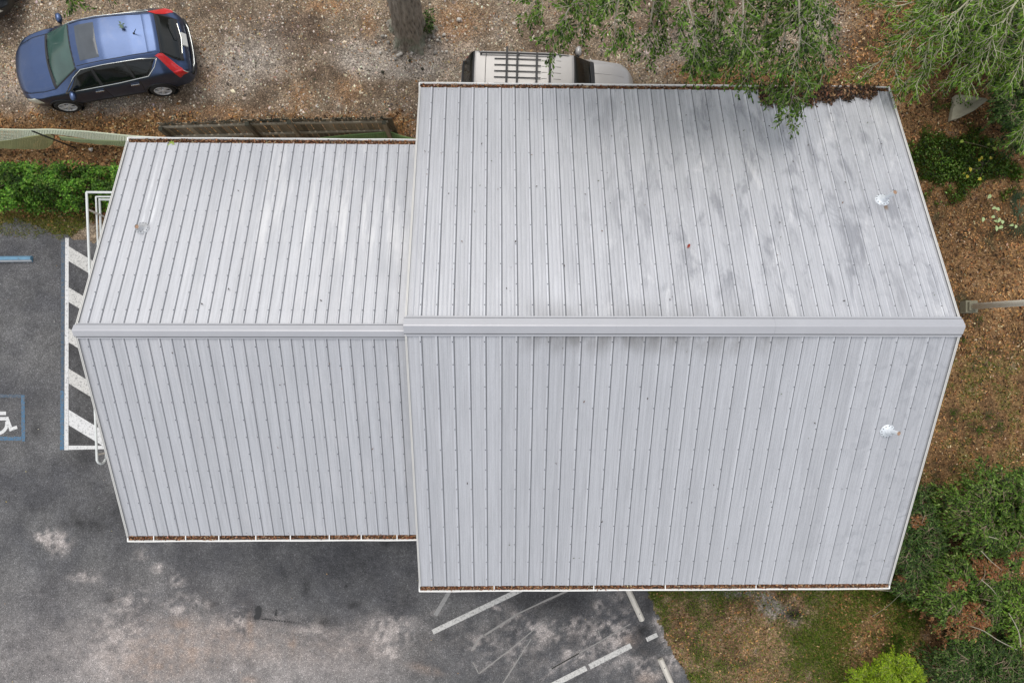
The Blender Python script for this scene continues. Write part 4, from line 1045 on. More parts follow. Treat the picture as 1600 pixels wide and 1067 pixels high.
for A, B in zip(ft[:-1], ft[1:]):
    d = (B - A); Ln = d.length; ang = math.atan2(d.y, d.x); n = int(Ln / 0.145); nrm = Vector((-d.y, d.x, 0)) / Ln
    for k in range(n + (1 if B is ft[-1] else 0)):
        o = link('picket', pm if k % 3 else cap, fence); c = A + d * ((k + 0.5) / max(n, 1)) + nrm * 0.03
        o.location = c - ft[0]; o.rotation_euler = (random.uniform(-0.012, 0.012), random.uniform(-0.012, 0.012), ang + random.uniform(-0.05, 0.05)); o.scale = (1, 1, random.uniform(0.975, 1.02))
    for z in (0.35, 0.98, 1.62):
        mb = MB(); mb.bar(A - ft[0] + Vector((0, 0, z)) - nrm * 0.005, B - ft[0] + Vector((0, 0, z + random.uniform(-.02, .02))) - nrm * 0.005, 0.038, 0.085); mb.build('rail', M['wood_pale'] if z > 0.9 else M['wood'], fence)
for q, hh in ((ft[0] + Vector((0.06, 0, 0)), 1.7), (ft[1], 1.84), (ft[2], 1.86), (ft[3] - Vector((0.08, 0, 0)), 1.74)):
    mb = MB(); mb.box((q - ft[0]) + Vector((0, -0.075, hh / 2)), (0.095, 0.095, hh)); po = mb.build('post', M['wood'], fence)
    MB().box((q - ft[0]) + Vector((0, -0.075, hh + 0.006)), (0.10, 0.10, 0.02)).build('post_cap', M['moss'], po)
# crust of moss and leaf bits lying along the top edge
mv = []; mf = []
for A, B in zip(ft[:-1], ft[1:]):
    n = 140
    for k in range(n):
        c = A.lerp(B, random.random()) - ft[0] + Vector((random.gauss(0, 0.02), 0.03 + random.gauss(0, 0.018), 1.79 + random.uniform(-0.05, 0.03)))
        s = random.uniform(0.012, 0.04); b = len(mv); a = random.random() * 6
        mv += [c + Vector((s * math.cos(a), s * math.sin(a), 0)), c + Vector((s * math.cos(a + 2.1), s * math.sin(a + 2.1), 0.01)), c + Vector((s * math.cos(a + 4.2), s * math.sin(a + 4.2), -0.005)), c + Vector((0, 0, s * 0.7))]
        mf += [(b, b + 1, b + 3), (b + 1, b + 2, b + 3), (b + 2, b, b + 3)]
link('moss', mesh('moss', mv, mf, M['moss']), fence)['kind'] = 'stuff'

# ------------------------------------------------------------------ netting
M['net'] = plain('pale_green_netting', (0.58, 0.62, 0.46), 0.6, 0, 0.1, 3); M['net2'] = plain('green_netting', (0.16, 0.26, 0.09), 0.6, 0, 0.15, 3)
def netting(name, label, lines, m, cell=0.05, th=0.024):
    """lines = list of polylines [(u, v, z)...] from the top edge down; a net of real strands between them"""
    Ls = []
    for ln in lines:
        pts = [P(*q) for q in ln]
        ds = np.cumsum([0] + [(b - a).length for a, b in zip(pts[:-1], pts[1:])]); Ls.append((ds / ds[-1], np.array([tuple(p) for p in pts]), ds[-1]))
    n = int(Ls[0][2] / cell); rows = []
    def sample(L, s):
        P_ = [np.interp(s, L[0], L[1][:, k]) for k in range(3)]; return np.stack(P_, -1)
    s = np.linspace(0, 1, n + 1)
    S = [sample(L, s) for L in Ls]
    for k in range(3):   # soften the corners of the polylines
        S = [np.vstack([q[:1], (q[:-2] + 2 * q[1:-1] + q[2:]) / 4, q[-1:]]) for q in S for _ in (0,)]
    for i in range(len(S) - 1):
        hgt = np.linalg.norm(S[i] - S[i + 1], axis=1).max(); m_ = max(2, int(hgt / cell))
        for k in range(m_ + (1 if i == len(S) - 2 else 0)): f = k / m_; rows.append(S[i] * (1 - f) + S[i + 1] * f + np.array((0, 0, 0)) )
    rows = np.array(rows); r = len(rows)
    rows[..., 2] += 0.02 * np.sin(s * 31)[None, :] * (np.linspace(0, 1, r)[:, None]); rows[..., 2] = np.maximum(rows[..., 2], 0.012)
    mb = MB()
    for k in range(r):
        mb_pts = [Vector(q) for q in rows[k]]; mb.tube(mb_pts, 0.017 if k in (0,) else th * 0.34, 3, False)
    for i in range(n + 1): mb.tube([Vector(q) for q in rows[:, i]], th * 0.34, 3, False)
    o = mb.build(name, m); return props(o, label, 'netting')
netting('plastic_netting', 'pale green plastic mesh fence sagging between the gravel and the hedge',
        [[(-20, 201, .85), (0, 202, .85), (45, 203, .85), (76, 202, .9), (130, 205, .8), (200, 212, .75), (262, 216, .7)],
         [(-20, 223, .5), (0, 220, .5), (45, 213, .55), (76, 208, .6), (110, 213, .55), (150, 218, .5), (200, 219.5, .45), (262, 218.5, .4)]], M['net'], 0.07, 0.034)
netting('slack_netting', 'slack yellowish mesh skirt hanging in front of the hedge bed',
        [[(-20, 224, .45), (0, 221, .45), (45, 214, .5), (76, 209, .55), (84, 214, .5)], [(-20, 233, .03), (0, 232, .02), (40, 233, .02), (72, 233, .02), (82, 224, .02)]], plain('olive_netting', (0.30, 0.30, 0.13), 0.7, 0, 0.2, 4), 0.045, 0.03)
netting('slack_netting', 'low strip of green mesh running from the thin stake to the roof corner',
        [[(92, 213, .45), (130, 218, .45), (200, 221, .4), (262, 220, .4)], [(96, 219, .05), (150, 225, .03), (200, 229, .03), (262, 228, .03)]], plain('sage_netting', (0.28, 0.33, 0.17), 0.7, 0, 0.2, 4), 0.045, 0.03)
netting('plastic_netting', 'green mesh netting at the right end of the wooden fence',
        [[(500, 216, 1.0), (545, 211, 1.0), (600, 207, 1.0), (610, 206, 1.0), (625, 212, .9), (662, 221, .8)], [(500, 226, .5), (545, 224, .5), (600, 222, .5), (612, 220, .5), (625, 224, .5), (662, 228, .5)]], M['net2'], 0.05, 0.03)
st = MB().bar(P(119, 232, 0.0), P(50, 205, 1.75), 0.035, 0.03).build('thin_stake', M['black'])
props(st, 'thin dark stake leaning across the pale netting', 'stake')

# ------------------------------------------------------------------ light pole at the right gable
M['polewood'] = plain('grey_pole', (0.66, 0.63, 0.54), 0.8, 0, 0.2, 6); M['pbase'] = plain('mossy_concrete', (0.21, 0.195, 0.135), 0.9, 0, 0.35, 8)
pb = P(1518, 479, 0.25)
pole = thing('pole', 'tall pale grey post on a square mossy base beside the right gable', 'pole', (pb.x, pb.y, 0))
tp = P(1600, 473.5, 2.1); lean = (tp.y - pb.y) / 1.8; top_y = lambda z: lean * (z - 0.3)
MB().box((0, 0, 0.13), (0.34, 0.34, 0.26)).box((0, 0, 0.30), (0.24, 0.24, 0.08)).build('base', M['pbase'], pole)
MB().tube([(0, 0, 0.3), (0.0, top_y(2.0), 2.0), (0.0, top_y(4.5), 4.5)], [0.084, 0.082, 0.078], 12).build('shaft', M['polewood'], pole, True)
MB().lathe([(0.0, 4.56), (0.05, 4.55), (0.07, 4.50), (0.07, 4.44)], (0, top_y(4.5), 0), 10).build('finial', M['polewood'], pole, True)

# ------------------------------------------------------------------ flat triangular slab
M['slab'] = plain('mossy_slab', (0.36, 0.335, 0.24), 0.9, 0, 0.3, 5)
tri = [(1486, 188), (1493, 149), (1499, 148), (1541, 154), (1543, 157), (1524, 172), (1500, 184)]
sv = MB(); n = len(tri); ctr = P(1512, 166, 0.05)
top = [P(a, b, 0.13 + 0.02 * (i % 3)) for i, (a, b) in enumerate(tri)]
sv.v = top + [Vector((q.x * 0.98 + ctr.x * 0.02, q.y * 0.98 + ctr.y * 0.02, -0.02)) for q in top] + [P(1515, 163, 0.05), P(1508, 158, 0.12)]
sv.f = [(i, (i + 1) % n, n + (i + 1) % n, n + i) for i in range(n)] + [(i, (i + 1) % n, 2 * n) if i not in (1, 2) else (i, (i + 1) % n, 2 * n + 1) for i in range(n)] + [(1, 2 * n + 1, 2 * n), (3, 2 * n, 2 * n + 1)]
sv.f = [q for q in sv.f]
props(sv.build('stone_slab', M['slab']), 'grey green triangular slab lying in brown leaves right of the roof corner', 'slab')

# ------------------------------------------------------------------ leaves: numpy builder
def leaf_mesh(name, pos, tdir, nrm, ln, wd, col, mat, parent=None, fold=0.25):
    pos = np.asarray(pos, np.float32); t = np.asarray(tdir, np.float32); nn = np.asarray(nrm, np.float32)
    t = t / (np.linalg.norm(t, axis=1, keepdims=True) + 1e-9)
    s = np.cross(nn, t); s /= (np.linalg.norm(s, axis=1, keepdims=True) + 1e-9); nn = np.cross(t, s)
    ln = np.asarray(ln)[:, None]; wd = np.asarray(wd)[:, None]
    a = pos; b = pos + t * ln * 0.45 + s * wd * 0.5 + nn * wd * fold; c = pos + t * ln - nn * ln * 0.08; d = pos + t * ln * 0.45 - s * wd * 0.5 + nn * wd * fold
    v = np.stack([a, b, c, d], 1).reshape(-1, 3); k = np.arange(len(pos)) * 4
    f = np.concatenate([np.stack([k, k + 1, k + 2], -1), np.stack([k, k + 2, k + 3], -1)])
    return link(name, fast_mesh(name, v, f, mat, np.repeat(np.asarray(col), 4, axis=0)), parent)
def pal(n, cols, wts, jit=0.18):
    c = np.array(cols)[rng.choice(len(cols), n, p=np.array(wts) / np.sum(wts))]
    return np.clip(c * (1 + rng.normal(0, jit, (n, 1))) * (1 + rng.normal(0, 0.06, (n, 3))), 0.003, 0.9)
def rdir(n, flat=1.0):
    a = rng.uniform(0, 2 * np.pi, n); z = rng.normal(0, 0.35 * flat, n); return np.stack([np.cos(a), np.sin(a), z], -1)
def upn(n, tilt=0.45):
    q = rng.normal(0, tilt, (n, 3)); q[:, 2] = 1.0; return q
GREENS = dict(oak=([(0.052, 0.105, 0.012), (0.10, 0.185, 0.022), (0.155, 0.26, 0.04), (0.26, 0.35, 0.10), (0.020, 0.040, 0.009)], [3, 4, 2.4, .8, 2]),
              bright=([(0.085, 0.165, 0.014), (0.155, 0.27, 0.028), (0.24, 0.37, 0.06), (0.030, 0.060, 0.011)], [3, 4, 2, 1.5]),
              dark=([(0.020, 0.046, 0.010), (0.045, 0.095, 0.016), (0.09, 0.165, 0.028), (0.16, 0.25, 0.07)], [3, 4, 2.5, 1]))

M['bark'] = None
def m_bark():
    t = NT('oak_bark'); p = t.obj(); s = t.sep(p)
    g = t.noise(t.map(p, (9, 9, 1.8)), 1.0, 8, 0.7); v = t.voro(t.map(p, (16, 16, 3.0)), 1.0)
    c = t.mix(g, (0.055, 0.046, 0.038), (0.44, 0.385, 0.32)); c = t.mix(1.0, c, t.ramp(v, [(0.0, 0.25), (0.3, 1.0), (0.6, 1.15)]), 'MULTIPLY')
    li = t.math('MULTIPLY', t.maprange(s[2], 0.9, 0.1), t.maprange(t.noise(p, 4, 4), 0.42, 0.6)); c = t.mix(t.math('MULTIPLY', li, 0.6), c, (0.20, 0.23, 0.17))
    t.set(color=c, rough=0.95, spec=0.1); t.bump(t.math('ADD', g, v), 1.0, 0.05); return t.m
M['bark'] = m_bark(); M['twig'] = plain('pale_twig', (0.34, 0.31, 0.23), 0.8, 0, 0.2, 10); M['twig_b'] = plain('brown_twig', (0.22, 0.17, 0.11), 0.85, 0, 0.2, 10)
M['whip'] = plain('pale_whip', (0.52, 0.49, 0.34), 0.7, 0, 0.2, 10); M['lime_twig'] = plain('lime_twig', (0.20, 0.24, 0.04), 0.8, 0, 0.2, 10)
def V(a): return Vector(tuple(a))
class Crown:
    """branches, twigs and single leaves sprouting along limbs"""
    def __init__(s): s.p = []; s.t = []; s.n = []; s.l = []; s.w = []; s.br = []
    def sprig(s, pts, leaf, wid, step=0.03, spread=0.9, droop=0.15):
        for a, b in zip(pts[:-1], pts[1:]):
            d = b - a; L = d.length
            if L < 1e-4: continue
            d = d / L; k = 0; x = random.uniform(0, step)
            side = d.cross(Vector((0, 0, 1)))
            side = side.normalized() if side.length > 0.1 else Vector((1, 0, 0))
            while x < L:
                sg = 1 if random.random() < 0.5 else -1
                q = (d * random.uniform(0.35, 1.0) + side * sg * spread * random.uniform(0.4, 1.1) + Vector((0, 0, random.uniform(-0.45, 0.4) - droop))).normalized()
                s.p.append(tuple(a + d * x)); s.t.append(tuple(q)); s.n.append((random.gauss(0, .45), random.gauss(0, .45), 1.0))
                f = random.uniform(0.65, 1.2); s.l.append(leaf * f); s.w.append(wid * f); x += step * random.uniform(0.6, 1.4)
    def grow(s, mb, limb, r0, r1, start=0.15, dens=6.0, blen=(0.4, 1.0), leaf=0.085, wid=0.032, ang=(30, 65), step=0.03, droop=0.25, twr=0.0045, tw_every=0.085, tl=(0.14, 0.34)):
        limb = [V(q) for q in limb]; n = len(limb)
        mb.tube(limb, [r0 + (r1 - r0) * i / (n - 1) for i in range(n)], 6)
        cum = [0.0]
        for a, b in zip(limb[:-1], limb[1:]): cum.append(cum[-1] + (b - a).length)
        Lt = cum[-1]; x = Lt * start
        while x < Lt:
            i = max(k for k in range(n - 1) if cum[k] <= x); a, b = limb[i], limb[i + 1]; d = (b - a).normalized(); o = a.lerp(b, (x - cum[i]) / max(cum[i + 1] - cum[i], 1e-6))
            an = R(random.uniform(*ang)) * random.choice((-1, 1)); q = Matrix.Rotation(an, 3, 'Z') @ d; q.z = q.z * 0.4 + random.uniform(-0.25, 0.3); q.normalize()
            L = random.uniform(*blen) * (1.0 - 0.35 * x / Lt); pts = [o]
            for k in range(4): q = (q + Vector((random.gauss(0, .13), random.gauss(0, .13), random.gauss(0, .08) - droop * 0.25))).normalized(); pts.append(pts[-1] + q * L / 4)
            mb.tube(pts, [twr * 1.7, twr * 1.4, twr * 1.2, twr, twr * .6], 4, False)
            y = L * 0.12
            while y < L:
                k = min(int(y / (L / 4)), 3); o2 = pts[k].lerp(pts[k + 1], y / (L / 4) - k); dd = (pts[k + 1] - pts[k]).normalized()
                q2 = Matrix.Rotation(R(random.uniform(25, 65)) * random.choice((-1, 1)), 3, 'Z') @ dd; q2.z = q2.z * 0.5 + random.uniform(-0.4, 0.3) - droop * 0.3; q2.normalize()
                l2 = random.uniform(*tl); e = o2 + q2 * l2 * 0.5; e2 = e + (q2 + Vector((0, 0, -droop * 0.5))).normalized() * l2 * 0.5
                mb.tube([o2, e, e2], [twr * 0.8, twr * 0.6, twr * 0.35], 3, False); s.sprig([o2, e, e2], leaf, wid, step); y += tw_every * random.uniform(0.6, 1.5)
            s.sprig(pts[2:], leaf, wid, step); x += random.uniform(0.5, 1.5) / dens
    def build(s, name, palname, parent, mat=None, cols=None):
        n = len(s.p); c = pal(n, *GREENS[palname]) if cols is None else cols(np.array(s.p))
        o = leaf_mesh(name, s.p, s.t, s.n, s.l, s.w, c, mat or M['leaf'], parent); o['kind'] = 'stuff'; return o
def bez(pts, n=7):
    """smooth polyline through pixel/height control points"""
    q = [P(*a) for a in pts]; out = []
    for i in range(n + 1):
        s = i / n * (len(q) - 1); k = min(int(s), len(q) - 2); f = s - k
        p0 = q[max(k - 1, 0)]; p1 = q[k]; p2 = q[k + 1]; p3 = q[min(k + 2, len(q) - 1)]
        out.append(0.5 * ((2 * p1) + (p2 - p0) * f + (2 * p0 - 5 * p1 + 4 * p2 - p3) * f * f + (3 * p1 - p0 - 3 * p2 + p3) * f ** 3))
    return out

# --- oak with the visible trunk at the top
b0 = P(641, 52, 0.0)
oak = thing('oak_tree', 'large oak whose flared bark trunk stands in the gravel at the top edge', 'tree', b0.to_tuple())
tv = []; tf = []; NS = 110; lev0 = [(-0.05, 0.60), (0.0, 0.565), (0.08, 0.50), (0.2, 0.46), (0.4, 0.425), (0.7, 0.405), (1.1, 0.395), (1.6, 0.39), (2.3, 0.385), (3.2, 0.37), (4.2, 0.36), (5.0, 0.38)]
lev = [(z, float(np.interp(z, [a for a, b in lev0], [b for a, b in lev0]))) for z in np.concatenate([np.linspace(-.05, 1, 22), np.linspace(1.06, 5, 46)])]
for (z, r) in lev:
    fl = max(0, 1 - z / 0.55) ** 1.6
    for k in range(NS):
        a = 2 * math.pi * k / NS
        rr = r * (1 + 0.05 * math.sin(5 * a + z) + 0.025 * math.sin(11 * a + 2 * z)) + fl * (0.10 * math.sin(5 * a + 0.6) ** 3 + 0.06 * math.sin(3 * a + 1)) + 0.06 * float(abs(vnoise(np.array(a * 7.0 + 0.5 * math.sin(z * 3)), np.array(z * 2.2 + 40)) - .5) + .6 * abs(vnoise(np.array(a * 15.0), np.array(z * 3.1 + 9)) - .5))
        tv.append((rr * math.cos(a) + 0.015 * z, rr * math.sin(a) + 0.02 * z, z))
for i in range(len(lev) - 1):
    for k in range(NS): a = i * NS + k; b = i * NS + (k + 1) % NS; tf.append((a, b, b + NS, a + NS))
link('trunk', mesh('trunk', tv, tf, M['bark'], True), oak)
T0 = b0 + Vector((0.07, 0.1, 4.9))
def limb_from(root, origin, ctrl, cr, name='limb', r0=0.16, r1=0.012, mat='twig_b', **k):
    pts = [origin] + bez(ctrl, 8); pts = [p - root.location for p in pts]
    mb = MB(); cr.grow(mb, pts, r0, r1, **k); return mb.build(name, M[mat], root, True)
random.seed(11); cr = Crown()
for c in ([(380, -190, 8.2), (240, -110, 8.4), (122, -70, 7.8), (110, -35, 7.4), (114, -12, 7.1)], [(420, -160, 7.6), (260, -90, 7.9), (180, -65, 7.5), (174, -38, 7.1), (178, -18, 6.9)], [(560, -260, 8), (480, -330, 9), (400, -380, 9.5)], [(700, -260, 8), (760, -330, 9), (820, -400, 9.5)],
          [(640, -250, 8), (640, -360, 9.5), (640, -460, 10)]):
    limb_from(oak, T0, c, cr, start=0.70, dens=7, blen=(0.3, 0.6), leaf=0.085, wid=0.03)
cr.build('foliage', 'oak', oak)

# --- tree overhanging the upper roof edge, trunk beyond the top of the photograph
random.seed(5)
tB = P(1120, -170, 0); tr = thing('overhanging_tree', 'leafy tree whose loose sprays hang over the silver car and the upper roof edge', 'tree', (tB.x, tB.y, 0))
MB().tube([(0, 0, -0.1), (0.03, 0.0, 0.5), (0.05, -0.05, 2.5), (0.0, -0.15, 4.6)], [0.34, 0.26, 0.22, 0.18], 14).build('trunk', M['bark'], tr, True)
cr = Crown(); S0 = tB + Vector((0, -0.15, 4.5))
for c, kw in (([(960, -130, 6.0), (880, -60, 6.2), (842, -5, 5.9), (822, 18, 5.5)], dict(start=.5, dens=10)),
              ([(1000, -110, 6.4), (930, -40, 6.5), (885, 20, 6.1), (862, 68, 5.5)], dict(start=.42, dens=10)),
              ([(1010, -100, 5.6), (950, -30, 5.7), (915, 15, 5.6), (903, 52, 5.2)], dict(start=.45, dens=12)),
              ([(1040, -110, 6.8), (980, -30, 7.0), (962, 20, 6.7), (962, 58, 6.3)], dict(start=.42, dens=12.5)),
              ([(1060, -110, 5.6), (1030, -30, 5.7), (1015, 40, 5.5), (1008, 88, 5.1)], dict(start=.45, dens=10)),
              ([(1090, -110, 6.6), (1070, -30, 6.8), (1084, 40, 6.5), (1092, 98, 6.0)], dict(start=.42, dens=12.5)),
              ([(1130, -110, 6.2), (1120, -20, 6.3), (1116, 60, 6.0), (1098, 108, 5.4)], dict(start=.42, dens=12.5)),
              ([(1150, -110, 7.0), (1160, -20, 7.1), (1160, 50, 6.8), (1150, 100, 6.2)], dict(start=.42, dens=12.5)),
              ([(1200, -110, 5.8), (1205, -20, 5.9), (1190, 60, 5.7), (1168, 128, 5.1)], dict(start=.45, dens=11)),
              ([(1210, -120, 6.9), (1242, -40, 7.0), (1250, 50, 6.6), (1243, 120, 6.0), (1232, 186, 5.2)], dict(start=.36, dens=12.5)),
              ([(1240, -100, 6.0), (1250, -20, 6.2), (1225, 60, 6.0), (1206, 150, 5.3)], dict(start=.45, dens=12)),
              ([(1260, -100, 6.4), (1270, -30, 6.5), (1282, 40, 6.2), (1290, 118, 5.5)], dict(start=.42, dens=10)),
              ([(1180, -300, 7), (1230, -400, 8), (1300, -470, 8.5)], dict(start=.5, dens=3)), ([(1050, -300, 7), (980, -380, 8), (900, -450, 8.5)], dict(start=.5, dens=3))):
    limb_from(tr, S0, c, cr, r0=0.036, r1=0.005, mat='twig', blen=(0.32, 0.78), leaf=0.098, wid=0.037, step=0.028, **kw)
cr.build('foliage', 'oak', tr)
# --- willowy tree in the top right corner, long pale whips
random.seed(8)
tC = P(1700, -150, 0); tr = thing('willowy_tree', 'bright green tree with long pale whips reaching in from the top right corner', 'tree', (tC.x, tC.y, 0))
MB().tube([(0, 0, -0.1), (-0.03, 0.0, 0.5), (-0.1, -0.1, 2.0), (-0.2, -0.2, 3.6)], [0.3, 0.24, 0.2, 0.16], 14).build('trunk', M['bark'], tr, True)
cr = Crown(); S0 = tC + Vector((-0.2, -0.2, 3.5))
for c in ([(1560, -60, 5.2), (1470, 10, 5.2), (1400, 75, 4.6), (1350, 116, 4.0)], [(1580, -70, 5.6), (1530, 0, 5.5), (1462, 84, 4.9), (1416, 126, 4.3)], [(1580, -80, 4.8), (1500, -30, 4.9), (1425, 5, 4.6), (1372, 12, 4.2)],
          [(1570, -60, 5.4), (1540, 30, 5.2), (1498, 92, 4.7), (1480, 122, 4.3)], [(1600, -70, 5.0), (1580, 30, 4.9), (1558, 88, 4.5), (1545, 116, 4.1)], [(1620, -60, 5.6), (1610, 40, 5.3), (1594, 95, 4.8), (1580, 122, 4.4)],
          [(1560, -80, 5.9), (1480, -20, 5.7), (1430, 40, 5.2), (1390, 98, 4.6)], [(1650, -40, 5.0), (1640, 60, 4.8), (1620, 150, 4.2), (1598, 205, 3.6)], [(1600, -90, 6.1), (1535, -20, 6.0), (1475, 40, 5.5), (1440, 92, 4.9)],
          [(1640, -60, 5.8), (1590, 0, 5.8), (1545, 70, 5.3), (1505, 120, 4.7)], [(1700, -300, 6), (1760, -380, 7), (1800, -420, 7.5)]):
    limb_from(tr, S0, c, cr, r0=0.034, r1=0.005, mat='whip', start=.34, dens=8, blen=(0.45, 0.95), leaf=0.10, wid=0.030, ang=(12, 42), step=0.030, droop=0.12, twr=0.0062)
cr.build('foliage', 'bright', tr)

# ------------------------------------------------------------------ shrubs made of sprays
def shrub(name, label, foot, sprays, palname, mat='twig_b', leaf=0.07, wid=0.03, cols=None, seed=1, dens=9, blen=(0.25, 0.55), step=0.026, r0=0.014, ang=(25, 70), cat='shrub', **kw):
    random.seed(seed); f = P(*foot); root = thing(name, label, cat, (f.x, f.y, 0)); cr = Crown()
    for c in sprays:
        q = [P(*a) for a in c]; s0 = Vector((f.x * 0.75 + q[0].x * 0.25, f.y * 0.75 + q[0].y * 0.25, 0.05))
        limb_from(root, s0, c, cr, name='branch', r0=r0, r1=0.004, mat=mat, start=0.22, dens=dens, blen=blen, leaf=leaf, wid=wid, step=step, ang=ang, **kw)
    cr.build('foliage', palname, root, cols=cols); return root
def fan(cu, cv, ru, rv, n, z0, z1, seed):
    random.seed(seed); out = []
    for k in range(n):
        a = 2 * math.pi * (k + random.random() * 0.7) / n; r = math.sqrt(random.uniform(0.25, 1.0)); zz = z1 - (z1 - z0) * r * r + random.uniform(-.15, .15)
        eu, ev = cu + ru * r * math.cos(a), cv + rv * r * math.sin(a)
        out.append([(cu + (eu - cu) * 0.35, cv + (ev - cv) * 0.35, z1 * 0.75), (cu + (eu - cu) * 0.7, cv + (ev - cv) * 0.7, (z1 + zz) / 2), (eu, ev, max(zz, 0.15))])
    return out
BR = [(0.30, 0.125, 0.045), (0.22, 0.09, 0.035), (0.37, 0.20, 0.09)]
def withbrown(palname, spots):
    def f(p):
        n = len(p); c = pal(n, *GREENS[palname])
        for (uu, vv, rad) in spots:
            q = P(uu, vv, 1.2); gx, gy = p[:, 0] + f.o.x, p[:, 1] + f.o.y; dx, dy = gx - q.x, gy - q.y; m = (np.hypot(dx * .8 + dy * .35, (dy - dx * .45) * 1.25) < rad * (0.25 + 1.9 * fbm(gx * 3.3 + uu, gy * 3.3, 3))) & (rng.random(n) < .82)
            c[m] = pal(int(m.sum()), BR, [1, 1, 1])
        return c
    return f
def shrub_b(name, label, foot, sprays, palname, spots, **k):
    f = withbrown(palname, spots); q = P(*foot); f.o = Vector((q.x, q.y, 0)); return shrub(name, label, foot, sprays, palname, cols=f, **k)
shrub_b('spreading_shrub', 'mid green spreading shrub at the right edge, just below the bare leaf litter', (1560, 800, 0), fan(1570, 805, 110, 78, 26, .7, 1.9, 2), 'oak', [(1590, 860, .2)], seed=21, leaf=0.095, wid=0.042, dens=11, step=0.02)
shrub_b('dark_shrub', 'dark shrub close against the lower right roof corner, with a few rusty leaves', (1425, 860, 0), fan(1430, 845, 55, 95, 22, .4, 1.5, 3), 'dark', [(1432, 815, .16), (1440, 930, .1), (1480, 905, .22), (1412, 905, .1)], seed=22, leaf=0.085, wid=0.034, dens=10, step=0.018)
shrub_b('browning_shrub', 'shrub with a large burnt orange dead branch near the lower right corner', (1510, 940, 0), fan(1515, 930, 85, 78, 26, .5, 1.7, 4), 'oak', [(1540, 880, .42), (1500, 970, .44), (1480, 915, .25), (1525, 985, .3), (1450, 968, .16), (1570, 890, .3)], seed=23, leaf=0.10, wid=0.038, dens=10, step=0.02)
shrub_b('low_shrub', 'low dark green shrub in the bottom right corner', (1530, 1045, 0), fan(1535, 1045, 95, 62, 24, .3, 1.2, 5), 'dark', [(1440, 1020, .2), (1490, 1015, .12)], seed=24, leaf=0.085, wid=0.036, dens=11, step=0.018)
shrub('leafy_shrub', 'brighter green shrub on the right edge between the browning shrub and the low shrub', (1600, 960, 0), fan(1605, 960, 38, 55, 12, .6, 1.6, 6), 'bright', leaf=0.09, wid=0.04, seed=25, dens=9)
shrub('dark_bush', 'dark bush on the right edge below the willowy whips', (1600, 150, 0), fan(1600, 165, 55, 75, 22, .6, 2.0, 7), 'dark', leaf=0.10, wid=0.05, seed=26, dens=9)
shrub('corner_bush', 'dense dark undergrowth bush in the top right corner behind the pale whips', (1540, 40, 0), fan(1545, 40, 110, 75, 30, .5, 1.9, 9), 'dark', leaf=0.10, wid=0.045, seed=28, dens=7)
shrub('small_weed', 'small leafy green weed tucked against the right side of the oak trunk', (668, 34, 0), fan(668, 34, 11, 20, 12, .2, .55, 31), 'dark', leaf=0.06, wid=0.034, seed=33, dens=14, blen=(0.08, 0.2), tl=(.05, .12), tw_every=.05, r0=.006, cat='weed')
def lime(p): return pal(len(p), [(0.20, 0.32, 0.012), (0.31, 0.45, 0.016), (0.45, 0.58, 0.03), (0.08, 0.13, 0.010)], [3, 4, 2, 1.5])
shrub('lime_shrub', 'feathery chartreuse shrub on the lawn at the bottom edge', (1383, 1062, 0), fan(1360, 1062, 42, 30, 18, .6, 1.3, 8) + fan(1400, 1045, 40, 28, 18, .8, 1.5, 18) + fan(1425, 1066, 30, 26, 12, .5, 1.1, 28) + fan(1385, 1075, 40, 24, 12, .7, 1.4, 38), 'bright', cols=lime, mat='lime_twig', leaf=0.055, wid=0.017, seed=27, dens=16, blen=(0.12, 0.26), step=0.012, tw_every=0.045, tl=(0.06, 0.14), ang=(15, 50))
for (ctrl, lab, th_) in (([(1592, 1016, .9), (1560, 1000, 1.3), (1535, 984, 1.5), (1508, 976, 1.4)], 'bare pale dead branch below the burnt orange leaves', .015), ([(1595, 1010, 1.6), (1591, 985, 1.7), (1576, 957, 1.8)], 'thick pale bare stick at the right edge, upright in the photograph', .018),
                 ([(1340, 919, .5), (1400, 923, .6), (1424, 919, .7)], 'thin green twig arching along the lower right gutter corner', .012), ([(1360, 964, .1), (1385, 948, .5), (1410, 925, .9)], 'thin twig slanting over the grass below the roof corner', .007),
                 ([(1533, 860, 1.7), (1548, 876, 1.7), (1565, 890, 1.6)], 'short pale dead twig lying on the browning shrub', .012), ([(1545, 838, 1.9), (1560, 842, 1.9)], 'tiny forked white twig on the spreading shrub', .012),
                 ([(1533, 905, 1.6), (1550, 920, 1.6), (1565, 940, 1.5)], 'bare beige branch between orange and green leaves', .012)):
    props(MB().tube(bez(ctrl, 8), [th_ * (1 - 0.07 * i) for i in range(9)], 6).build('dead_branch', M['twig'], None, True), lab, 'branch')

# ------------------------------------------------------------------ hedge
hx0, hx1 = P(-30, 290, .8).x, P(196, 290, .8).x; hy0, hy1 = P(90, 329, .6).y, P(90, 246, .9).y
hedge = thing('hedge', 'clipped bright green hedge at the left between netting and parking lot', 'hedge', ((hx0 + hx1) / 2, (hy0 + hy1) / 2, 0))
n = 17000
X = rng.uniform(hx0, hx1, n); Y = rng.uniform(hy0, hy1, n)
rim = np.minimum(Y - hy0, hy1 - Y); topz = 0.62 + 0.30 * sstep(0, 0.4, rim) + (fbm(X * 2.2, Y * 2.2, 3) - 0.5) * 0.55
Z = topz - np.abs(rng.normal(0, 0.13, n)) - 0.30 * sstep(.5, .68, fbm(X * 4 + 7, Y * 4, 2))
Z = np.maximum(Z, 0.1); jag = fbm(X * 3, Y * 0 + 2, 3) * 0.24
keep = (rim > jag * (rng.random(n) < 0.8)) & ~(((X - P(165, 271, .9).x) ** 2 + (Y - P(165, 271, .9).y) ** 2) < 0.09 ** 2 + 0 * X)
sh = 0.45 + 0.55 * np.clip((Z - topz + 0.28) / 0.28, 0, 1)
